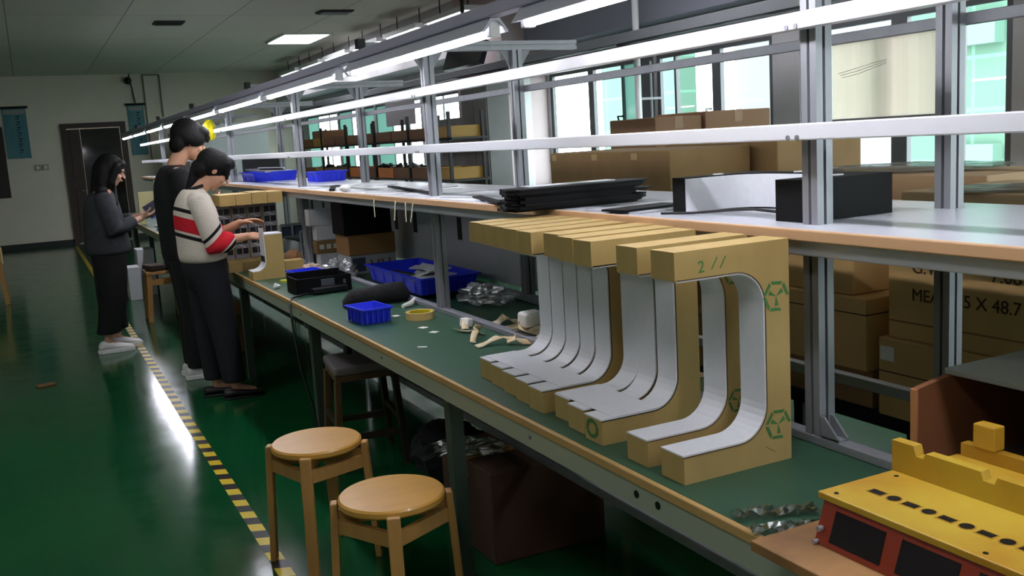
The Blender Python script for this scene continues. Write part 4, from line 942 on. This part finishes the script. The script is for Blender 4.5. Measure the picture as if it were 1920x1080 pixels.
t = thing('roller_blind','grey roller blind pulled halfway down over a far window','blind',(5.1,13.5,2.1)); MB().box(5.08,5.09,13.2,14.45,1.78,2.14).build('cloth', mat('grey_blind_cloth',(150,144,148),.9), t); b = MB(); b.tube([(5.11,13.15,2.14),(5.11,14.5,2.14)],.02,10); b.build('roller', ALUD, t); MB().box(5.1,5.1995,13.16,13.17,2.12,2.17).build('wall_bracket', ALUD, t)
# grey cabinets by the column
LOCK = mat('grey_steel_cabinet',(128,128,132),.45,noise=.15,nscale=3)
def locker(lab,x0,x1,y0,y1,h,m):
    t = thing('steel_cabinet',lab,'cabinet',((x0+x1)/2,(y0+y1)/2,0)); MB().box(x0,x1,y0,y1,0,h).build('cabinet_body', m, t, bevel=.004)
    ym=(y0+y1)/2
    for a,c_ in ((y0+.01,ym-.004),(ym+.004,y1-.01)): 
        d = MB().box(x0-.012,x0-.0005,a,c_,.06,h-.03).build('door', m, t); MB().box(x0-.03,x0-.0125,(c_-.05 if a<ym-.1 else a+.03),(c_-.03 if a<ym-.1 else a+.05),h*.5,h*.5+.12).build('handle', DARK, d)
locker('low grey steel cabinet left of the pink column',4.45,4.66,9.98,10.85,1.76,LOCK)
locker('tall stained grey cabinet between the low one and the pink column',4.40,4.66,9.32,9.97,2.12,mat('stained_grey_cabinet',(118,116,116),.5,noise=.3,nscale=2.5))
# hanging dark screen
t = thing('hanging_monitor','dark tilted screen hanging from the ceiling beyond the first bare arm','monitor',(4.2,9.4,2.3)); b = MB(); b.obox((4.2,9.35,2.36),(.06,.95,.24),(0,.35,0)); b.build('screen', mat('dark_violet_screen',(40,38,50),.2), t, bevel=.006); b = MB(); b.bar((4.2,9.35,2.46),(4.2,9.35,ZC),.03,.03,up=(1,0,0)); b.build('hanger', DARK, t)
# ---------------------------------------------------------------- far shelving rack with orange crates
rk = thing('storage_rack','black two-tier rack holding orange and brown crates before the far windows','rack',(3.75,11,0))
RB = mat('black_rack_steel',(22,24,24),.5)
for y in (8.5,9.6,10.7,11.8,12.9,13.9):
    for x in (3.60,3.95): MB().box(x-.015,x+.015,y-.015,y+.015,0,1.78).build('upright', RB, rk)
for z in (.7,1.14,1.535): MB().box(3.58,3.97,8.4,14.0,z-.02,z).build('shelf_deck', RB, rk)
CR = [mat('orange_crate',(214,128,58),.5,noise=.1), mat('brown_crate',(122,84,48),.6,noise=.15), mat('mustard_crate',(172,132,46),.5,noise=.1)]
seq = [2,1,1,0,1,0,1,1,2,1]
RAW = ['nearest','second','third','fourth','fifth','sixth','seventh','eighth','ninth','farthest']
def crate(lab, x, y, z, L, W, H, m):
    t = thing('storage_crate', lab, 'crate', (x,y,z), 'crates on the black rack')
    b = MB(); b.box(x-W/2,x+W/2,y-L/2,y-L/2+.01,z,z+H); b.box(x-W/2,x+W/2,y+L/2-.01,y+L/2,z,z+H); b.box(x-W/2,x-W/2+.01,y-L/2+.01,y+L/2-.01,z,z+H); b.box(x+W/2-.01,x+W/2,y-L/2+.01,y+L/2-.01,z,z+H); b.box(x-W/2+.01,x+W/2-.01,y-L/2+.01,y+L/2-.01,z,z+.01)
    b.build('crate_shell', m, t); return t
for i in range(10):
    y = 8.78+i*.54; mm = CR[seq[i]]
    crate('%s %s crate on the lower tier of the black rack, from the right' % (RAW[i], ['orange','brown','mustard'][seq[i]]), 3.77, y, 1.1405, .5, .34, .11, mm)
    k2 = [2,1,1,1,1,1,1,1,2,1][i]
    crate('%s %s crate on the upper tier of the black rack, from the right' % (RAW[i], ['orange','brown','mustard'][k2]), 3.77, y, 1.5355, .5, .34, .11, CR[k2])
    if i in (2,3,4,7,8):
        random.seed(i); b = MB()
        for k in range(6): b.obox((3.77+random.uniform(-.1,.1),y+random.uniform(-.18,.18),1.235+random.uniform(0,.03)),(.05,.12,.03),(random.uniform(-.5,.5),random.uniform(-.5,.5),random.uniform(0,3)))
        tag(b.build('loose_parts', DARK, loc=(3.77,y,1.2)), 'dark loose parts piled in the %s lower crate of the black rack' % RAW[i], 'parts', kind='stuff')
    if i in (8,):
        crate('extra mustard crate stacked on the upper tier near the far end of the black rack', 3.77, y, 1.646, .5, .34, .10, CR[1])
# ---------------------------------------------------------------- far end fittings
t = thing('yellow_bag','bright yellow crumpled bag hanging from the rail above the people','bag',(1.50,8.86,1.6)); 
bpy.data.objects.remove(t)
o = crumple('yellow_bag','bright yellow crumpled bag hanging from the rail above the people',(1.478,8.86,1.72),(.06,.05,.095),mat('bright_yellow_plastic',(236,220,30),.35),'bag',17,s=.09)
t = thing('white_rack','small white wire rack with trays standing on the far end of the bench','rack',(1.62,12.6,.7605))
b = MB()
for x in (1.42,1.86):
    for y in (12.3,12.9): b.box(x-.012,x+.012,y-.012,y+.012,.7605,1.24)
b.build('frame', WR, t); b = MB()
for z in (.95,1.10,1.2): b.box(1.42,1.86,12.3,12.9,z,z+.012)
b.build('tier', WR, t)
for x,y,zz,lb in ((1.22,12.0,.7605,'pale yellow chair-like frame standing on the far end of the bench'),):
    t = thing('pale_yellow_frame', lb, 'frame', (x,y,zz)); m = mat('pale_yellow_board',(190,182,128),.6); MB().box(1.12,1.40,12.0,12.08,.985,1.13).build('top_bar', m, t); MB().box(1.12,1.18,12.0,12.08,.7605,.985).build('upright', m, t); MB().box(1.34,1.40,12.0,12.08,.7605,.985).build('upright', m, t)
crumple('paper_heap','heap of white papers on the far end of the bench behind the tablet',(1.27,10.6,.80),(.09,.2,.045),PAPER,'paper',50)
tray('blue_tray','small blue tray at the far end of the bench beside the tablet',(1.22,9.9,ZB),.2,.5,.05)
for x0,x1,z0,z1,lb,m in ((3.0,4.3,1.0,2.1,'white partition board in the far right corner beyond the bench',mat('white_partition',(206,208,212),.6)),(2.45,2.95,1.2,1.95,'brownish grey board beside the white partition in the far corner',mat('brown_grey_board',(128,112,108),.7))):
    t = thing('partition_board', lb, 'board', ((x0+x1)/2,19.3,0)); MB().box(x0,x1,19.2,19.24,z0,z1).build('panel', m, t)
    for x in (x0+.03,x1-.03): MB().box(x-.02,x+.02,19.2,19.24,0,z0).build('leg', ALUD, t)
# ---------------------------------------------------------------- people
SKIN = mat('skin', (196,146,116), .55, noise=.06, nscale=15)
SKIN2 = mat('pale_skin', (206,160,134), .55, noise=.06, nscale=15)
HAIR = mat('black_hair', (9,8,8), .6, spec=.25, bump=.6, nscale=40, stretch=(6,6,.6))
LIP = mat('lips', (160,84,76), .5); EYE = mat('eye_dark', (20,16,14), .2)
def lerp(a, b, t): return Vector(a)*(1-t)+Vector(b)*t
def hand(b, wrist, d, palm, side, curl=.5, s=1., thumb=.6):
    """hand at wrist: d = direction of the fingers, palm = direction the palm faces, side = towards the thumb"""
    w_ = Vector(wrist); d = Vector(d).normalized(); n = Vector(palm); n = (n-d*n.dot(d)).normalized(); sd = Vector(side); sd = (sd-d*sd.dot(d)-n*sd.dot(n)).normalized()
    P = lambda a, c, e: w_ + (d*a + sd*c + n*e)*s
    for c in (-.028,-.01,.01,.028): b.cap(P(.0,c*.55,0), P(.085-abs(c-.008)*.2,c,0), .0145*s, .0115*s, 10)
    b.cap(P(.01,.02,.004), P(.05,.03,.006), .016*s, .012*s, 10)
    for c, L, k in ((.030,.068,.9),(.011,.077,1.),(-.009,.071,1.05),(-.028,.056,1.15)):
        p = P(.082-abs(c-.008)*.2, c, 0); r = .0092*s; a = 0; q = p
        for j, (seg, rr) in enumerate(((.44,.0090),(.32,.0082),(.24,.0074))):
            a += curl*k*(.55,.8,.6)[j]
            nx = q + (d*math.cos(a) + n*math.sin(a))*seg*L*s + sd*c*.12*s*(1-j*.3)
            b.cap(q, nx, r, rr*s, 10); q = nx; r = rr*s
    q = P(.022,.026,.006); r = .0115*s
    for j, (seg, rr) in enumerate(((.036,.0105),(.030,.0095),(.022,.0082))):
        a = .9 - thumb*.35*j
        nx = q + (d*math.cos(a) + sd*math.sin(a)*.95 + n*(.35+.25*j)*thumb).normalized()*seg*s
        b.cap(q, nx, r, rr*s, 10); q = nx; r = rr*s
def head(b, c, look, s=1.):
    """head centred at c (between the ears), looking along look; returns frame"""
    c = Vector(c); f = Vector(look).normalized(); r = f.cross(Vector((0,0,1))).normalized(); u = r.cross(f).normalized()
    M = Matrix((r, f, u)).transposed(); rot = M.to_euler()
    Q = lambda x, y, z: c + (r*x + f*y + u*z)*s
    b.ell(Q(0,-.012,.03), (.074*s,.092*s,.088*s), rot); b.ell(Q(0,.022,-.035), (.06*s,.066*s,.078*s), rot); b.ell(Q(0,.045,-.088), (.03*s,.03*s,.026*s), rot)
    b.cap(Q(0,.086,.012), Q(0,.108,-.022), .007*s, .012*s); b.ell(Q(0,.082,.03), (.05*s,.014*s,.012*s), rot)
    b.ell(Q(0,.088,-.052), (.022*s,.012*s,.01*s), rot)
    for k in (-1,1):
        b.ell(Q(.074*k,-.005,-.002), (.008*s,.018*s,.03*s), rot); b.ell(Q(.032*k,.064,-.03), (.024*s,.024*s,.022*s), rot)
    return Q, rot
def face_parts(Q, rot, s, parent):
    b = MB()
    for k in (-1,1): b.ell(Q(.03*k,.083,.008), (.013*s,.005*s,.005*s), rot)
    b.build_each('eye', EYE, parent, smooth=True)
    b = MB()
    for k in (-1,1): b.ell(Q(.031*k,.088,.027), (.019*s,.005*s,.003*s), rot)
    b.build_each('eyebrow', HAIR, parent)
    b = MB(); b.ell(Q(0,.0995,-.052), (.019*s,.006*s,.007*s), rot); b.build('lips', LIP, parent, smooth=True)
def leg_loft(b, pts):
    """pts: (centre, rx (fore-aft), ry (sideways))"""
    b.loft([(p, rx, ry, (1,0,0), (0,1,0)) for p, rx, ry in pts], 20)
def shoe(name, ankle, toe_dir, m, parent, L=.25, W=.05, H=.075, sole=None, z0=0.):
    a = Vector(ankle); d = Vector(toe_dir); d.z = 0; d.normalize(); sdv = Vector((-d.y,d.x,0))
    secs = []
    for t_, wd, hh in ((-.075,.022,.05),(-.06,.034,H),(-.02,.038,H*1.02),(.03,.04,H*.86),(.08,.047,H*.66),(.125,.046,H*.52),(.158,.034,H*.42),(.172,.016,H*.28)):
        secs.append((Vector((a.x,a.y,z0+.012+hh/2)) + d*t_*L/.25, wd*W/.05, hh/2, sdv, Vector((0,0,1))))
    b = MB(); b.loft(secs, 16); o = b.build(name, m, parent, smooth=True, subdiv=1)
    b = MB(); k = []
    for t_, wd in ((-.08,.02),(-.055,.036),(.0,.038),(.08,.05),(.13,.047),(.165,.033),(.178,.012)): k.append((t_*L/.25, wd*W/.05))
    poly = [(Vector((a.x,a.y,0))+d*p+sdv*q) for p,q in k]+[(Vector((a.x,a.y,0))+d*p-sdv*q) for p,q in reversed(k)]
    b.prism([(p.x,p.y) for p in poly],'xy',z0,z0+(.03 if sole else .014)); b.build('sole', sole or DARK, o, bevel=.004)
    return o
# --- person in the striped sweater (profile, facing the bench)
Y = 6.12
p1 = thing('person', 'person in a cream sweater with red and black stripes, working at the bench', 'person', (.93,Y,0))
b = MB(); hc = (1.02,Y,1.412); look = (.82,.02,-.57)
Q, rot = head(b, hc, look, .98)
b.cap((.90,Y,1.29),(.985,Y,1.37),.052,.05); b.ell((.885,Y,1.2),(.09,.15,.11)); b.ell((.90,Y,1.0),(.10,.13,.2))
shR, shL = Vector((.895,Y-.15,1.235)), Vector((.895,Y+.15,1.235))
elR, elL = Vector((.955,Y-.19,.985)), Vector((.985,Y+.17,.985)); wrR, wrL = Vector((1.165,Y-.10,1.0)), Vector((1.16,Y+.08,1.075))
for s_, e_, w_ in ((shR,elR,wrR),(shL,elL,wrL)):
    b.cap(s_,e_,.047,.037); b.cap(e_,lerp(e_,w_,.35),.038,.036); b.cap(lerp(e_,w_,.35),w_,.036,.024)
hand(b, wrR, (1,.12,-.12), (0,.5,-.8), (0,1,.4), .75, .95); hand(b, wrL, (1,-.25,.12), (0,-.3,-1), (0,-1,.2), .35, .95)
for k in (-1,1):
    ya = Y+.075*k
    b.cap((.91,ya,.80),(.93+.03*(k<0),ya,.46),.07,.045); b.cap((.93+.03*(k<0),ya,.46),(.915+.09*(k<0),ya,.09),.045,.032); b.cap((.915+.09*(k<0),ya,.07),(1.02+.09*(k<0),ya,.035),.03,.022)
b.ell((.905,Y,.86),(.10,.14,.13))
b.build('body', SKIN, p1, remesh=.0055, sm=3)
face_parts(Q, rot, .98, p1)
b = MB()
b.ell(Q(0,-.022,.035), (.088,.104,.098), rot); b.ell(Q(0,.05,.082),(.074,.05,.04), rot); b.ell(Q(0,-.07,-.03), (.07,.05,.07), rot)
for k in (-1,1): b.cap(Q(.062*k,.05,.07), Q(.055*k,.085,-.01), .022, .01)
b.cap(Q(0,-.09,-.03), (.875,Y,1.32), .045, .028); b.cap((.875,Y,1.32), (.845,Y,1.27), .03, .016)
b.build('hair', HAIR, p1, remesh=.007, sm=2)
CREAM, RED_, BK = (212,202,188), (196,36,48), (28,26,28)
# stripes run across the torso, object space is relative to the person's foot point
SW = banded('striped_knit', CREAM, (.35,0,1), [(.975,BK),(.998,CREAM),(1.012,RED_),(1.10,CREAM),(1.13,BK),(1.155,CREAM)])
b = MB()
T_ = [(.858,.115,.145,.90),(.875,.142,.175,.905),(.93,.148,.18,.905),(1.0,.14,.18,.90),(1.08,.138,.182,.893),(1.16,.13,.182,.885),(1.22,.115,.178,.882),(1.265,.095,.15,.882),(1.298,.072,.09,.885),(1.315,.062,.07,.892)]
b.loft([((x,Y,z),rx,ry,(1,0,0),(0,1,0)) for z,rx,ry,x in T_], 32)
sw = b.build('sweater', SW, p1, smooth=True, subdiv=1)
b = MB(); b.loft([((.892,Y,1.306),.068,.077,(1,0,.25),(0,1,0)),((.897,Y,1.326),.062,.07,(1,0,.25),(0,1,0))], 24); b.build('collar', BLK, sw, smooth=True)
SWS = banded('striped_knit_sleeve', CREAM, (-.9,0,1), [(.835,BK),(.86,CREAM),(.88,RED_),(.99,CREAM),(1.02,BK),(1.045,CREAM)])
for s_, e_, w_ in ((shR,elR,wrR),(shL,elL,wrL)):
    b = MB(); m_ = lerp(e_,w_,.48)
    b.tube([lerp(s_,(.88,Y,1.23),.35),s_+Vector((0,0,.0)),lerp(s_,e_,.35),lerp(s_,e_,.75),e_+Vector((-.004,0,-.012)),lerp(e_,m_,.55)+Vector((0,0,-.006)),m_,m_+(w_-e_)*.03], [.07,.072,.07,.068,.07,.068,.052,.046], 20)
    b.build('sleeve', SWS, sw, remesh=.009, sm=4)
b = MB()
b.loft([((.905,Y,.885),.135,.155,(1,0,0),(0,1,0)),((.91,Y,.83),.138,.162,(1,0,0),(0,1,0)),((.915,Y,.76),.13,.16,(1,0,0),(0,1,0)),((.92,Y,.70),.10,.13,(1,0,0),(0,1,0))],24)
leg_loft(b,[((.915,Y-.075,.80),.115,.082),((.94,Y-.078,.66),.10,.08),((.965,Y-.08,.46),.085,.07),((.985,Y-.08,.26),.078,.062),((1.0,Y-.08,.12),.072,.056),((1.0,Y-.08,.105),.07,.054)])
leg_loft(b,[((.905,Y+.075,.80),.115,.082),((.90,Y+.078,.66),.10,.08),((.895,Y+.08,.46),.08,.07),((.90,Y+.08,.26),.07,.062),((.905,Y+.08,.12),.064,.054),((.905,Y+.08,.105),.062,.052)])
b.build('trousers', mat('black_denim', (16,18,26), .85, noise=.2, nscale=40), p1, remesh=.009, sm=5)
for x, yy in ((1.0,Y-.08),(.905,Y+.08)):
    shoe('shoe', (x,yy,.05), (1,0,0), mat('black_shoe', (18,16,18), .5), p1, H=.055)
# --- person in black behind
Y = 6.86
p2 = thing('person', 'person in plain black with mop of black hair, behind the striped sweater', 'person', (.92,Y,0))
b = MB(); hc = (1.005,Y,1.60); look = (.93,.05,-.36); Q, rot = head(b, hc, look, 1.02)
b.cap((.895,Y,1.45),(.965,Y,1.55),.057,.055); b.ell((.88,Y,1.33),(.09,.15,.1)); b.ell((.88,Y,1.12),(.11,.15,.24)); b.ell((.88,Y,.9),(.11,.15,.14))
shR, shL = Vector((.885,Y-.175,1.39)), Vector((.885,Y+.175,1.39)); elR, elL = Vector((.93,Y-.22,1.10)), Vector((.94,Y+.22,1.10)); wrR, wrL = Vector((1.12,Y-.12,1.16)), Vector((1.13,Y+.1,1.17))
for s_, e_, w_ in ((shR,elR,wrR),(shL,elL,wrL)): b.cap(s_,e_,.052,.042); b.cap(e_,w_,.042,.027)
hand(b, wrR, (.9,.25,.35), (0,1,-.2), (0,.1,1), .9); hand(b, wrL, (.9,-.25,.3), (0,-1,-.2), (0,-.1,1), .9)
for k in (-1,1):
    ya = Y+.085*k; b.cap((.89,ya,.84),(.90,ya,.47),.08,.05); b.cap((.90,ya,.47),(.885,ya,.09),.05,.035); b.cap((.885,ya,.07),(1.0,ya,.035),.03,.024)
b.build('body', SKIN, p2, remesh=.006, sm=3); face_parts(Q, rot, 1.02, p2)
b = MB(); b.ell(Q(0,-.03,.05),(.1,.112,.105),rot); b.ell(Q(0,.05,.085),(.088,.062,.045),rot); b.ell(Q(0,-.07,-.02),(.085,.055,.085),rot)
for k in (-1,1): b.ell(Q(.066*k,.0,.03),(.036,.085,.06),rot); b.cap(Q(.04*k,.1,.06),Q(.05*k,.1,.035),.018,.012)
b.build('hair', HAIR, p2, remesh=.007, sm=8)
b = MB(); T_ = [(.78,.13,.175,.885),(.86,.14,.18,.885),(1.0,.135,.175,.88),(1.15,.14,.19,.875),(1.3,.135,.2,.872),(1.38,.115,.19,.875),(1.43,.09,.13,.88),(1.46,.07,.082,.888)]
b.loft([((x,Y,z),rx,ry,(1,0,0),(0,1,0)) for z,rx,ry,x in T_], 32); tp = b.build('top', BLK, p2, smooth=True, subdiv=1)
for s_, e_, w_ in ((shR,elR,wrR),(shL,elL,wrL)):
    b = MB(); b.tube([lerp(s_,(.88,Y,1.38),.35),s_,lerp(s_,e_,.5),e_+Vector((-.004,0,-.008)),lerp(e_,w_,.45),lerp(e_,w_,.85)], [.07,.072,.064,.058,.05,.038], 18); b.build('sleeve', BLK, tp, remesh=.01, sm=3)
b = MB(); b.loft([((.885,Y,.88),.125,.16,(1,0,0),(0,1,0)),((.887,Y,.80),.13,.168,(1,0,0),(0,1,0)),((.89,Y,.72),.10,.14,(1,0,0),(0,1,0))],24)
for k in (-1,1): leg_loft(b,[((.89,Y+.085*k,.82),.11,.088),((.895,Y+.085*k,.6),.09,.078),((.90,Y+.085*k,.45),.078,.068),((.885,Y+.085*k,.2),.068,.06),((.882,Y+.085*k,.075),.062,.056)])
b.build('trousers', BLK, p2, remesh=.01, sm=4)
WSH = mat('white_sneaker_leather', (216,214,214), .5); WSO = mat('white_rubber_sole', (226,226,224), .6)
for k in (-1,1): shoe('shoe', (.885,Y+.085*k,.05), (1,0,0), WSH, p2, L=.27, H=.08, sole=WSO)
# --- person with long hair at the left
Y = 8.3
p3 = thing('person', 'person with long black hair, dark denim jacket and white sneakers', 'person', (.48,Y,0))
b = MB(); hc = (.598,Y,1.425); look = (.93,-.08,-.33); Q, rot = head(b, hc, look, .96)
b.cap((.535,Y,1.27),(.575,Y,1.36),.05,.048); b.ell((.51,Y,1.2),(.1,.16,.11)); b.ell((.51,Y,1.0),(.11,.14,.22)); b.ell((.505,Y,.82),(.11,.15,.13))
shR, shL = Vector((.505,Y-.155,1.225)), Vector((.505,Y+.155,1.225)); elR, elL = Vector((.56,Y-.205,.985)), Vector((.58,Y+.20,.985)); wrR, wrL = Vector((.775,Y-.09,1.045)), Vector((.79,Y+.08,1.06))
for s_, e_, w_ in ((shR,elR,wrR),(shL,elL,wrL)): b.cap(s_,e_,.047,.038); b.cap(e_,w_,.038,.024)
hand(b, wrR, (.95,.1,.25), (0,.35,.9), (0,-.9,.4), .55, .95); hand(b, wrL, (.9,-.3,.2), (0,-.3,.95), (0,.9,.3), .55, .95)
for k in (-1,1):
    ya = Y+.1*k; xx = .42 if k < 0 else .50; b.cap((.50,ya,.78),(.50,ya,.44),.075,.048); b.cap((.50,ya,.44),(xx,ya,.1),.048,.034); b.cap((xx,ya,.08),(xx+.1,ya,.04),.03,.022)
b.build('body', SKIN2, p3, remesh=.006, sm=3); face_parts(Q, rot, .96, p3)
b = MB(); b.ell(Q(0,-.025,.04),(.09,.106,.1),rot); b.ell(Q(0,.045,.082),(.07,.05,.035),rot)
for k in (-1,1): b.cap(Q(.068*k,.03,.05), Q(.075*k,.02,-.08), .035, .03); b.cap(Q(.075*k,.02,-.08), (.60,Y+.10*k,1.17), .032, .018)
b.cap(Q(0,-.07,0), (.475,Y,1.22), .078, .06); b.cap(Q(.04,-.06,0), (.48,Y-.06,1.16), .06, .04); b.cap((.475,Y,1.22), (.435,Y,1.05), .066, .035); b.cap((.50,Y-.13,1.28),(.47,Y-.15,1.08),.05,.025)
b.build('hair', HAIR, p3, remesh=.008, sm=2)
JK = mat('dark_denim_jacket', (58,60,66), .85, noise=.35, nscale=22, bump=.3)
b = MB(); T_ = [(.775,.165,.19,.51),(.79,.175,.2,.51),(.88,.17,.2,.505),(1.0,.155,.19,.50),(1.12,.145,.19,.495),(1.2,.13,.185,.495),(1.25,.105,.15,.50),(1.285,.07,.085,.515)]
b.loft([((x,Y,z),rx,ry,(1,0,0),(0,1,0)) for z,rx,ry,x in T_], 32); jk = b.build('jacket', JK, p3, smooth=True, subdiv=1)
for s_, e_, w_ in ((shR,elR,wrR),(shL,elL,wrL)):
    b = MB(); b.tube([lerp(s_,(.5,Y,1.22),.35),s_,lerp(s_,e_,.5),e_+Vector((-.006,0,-.014)),lerp(e_,w_,.35)+Vector((0,0,-.006)),lerp(e_,w_,.72)], [.068,.072,.072,.072,.06,.046], 18); b.build('sleeve', JK, jk, remesh=.01, sm=3)
b = MB(); b.loft([((.505,Y,.86),.12,.15,(1,0,0),(0,1,0)),((.505,Y,.78),.14,.165,(1,0,0),(0,1,0)),((.505,Y,.7),.12,.14,(1,0,0),(0,1,0))],24)
for k in (-1,1):
    xx = .43 if k < 0 else .505
    leg_loft(b,[((.505,Y+.09*k,.80),.13,.09),((.50,Y+.1*k,.62),.12,.095),((.49,Y+.1*k,.42),.11,.09),(((xx+.49)/2,Y+.1*k,.26),.1,.082),((xx,Y+.1*k,.165),.092,.078),((xx,Y+.1*k,.155),.088,.076)])
b.build('trousers', mat('black_wide_trousers', (8,8,10), .9), p3, remesh=.01, sm=4)
for k in (-1,1): shoe('shoe', (.42 if k < 0 else .50,Y+.1*k,.05), (1,-.05*k,0), WSH, p3, L=.27, W=.054, H=.09, sole=WSO)
t = thing('tablet', 'thin tablet with a blue edge held up by the long-haired person', 'tablet', (.90,Y,1.08))
b = MB(); b.obox((.895,Y-.02,1.115),(.16,.20,.008),(.5,-.5,0)); b.build('shell', mat('blue_violet_case', (60,62,150), .4), t, bevel=.003)
b = MB(); R_ = Euler((.5,-.5,0)).to_matrix(); b.obox(Vector((.895,Y-.02,1.115))+R_@Vector((0,0,.005)),(.145,.185,.002),(.5,-.5,0)); b.build('screen', mat('grey_screen', (60,62,70), .15), t)
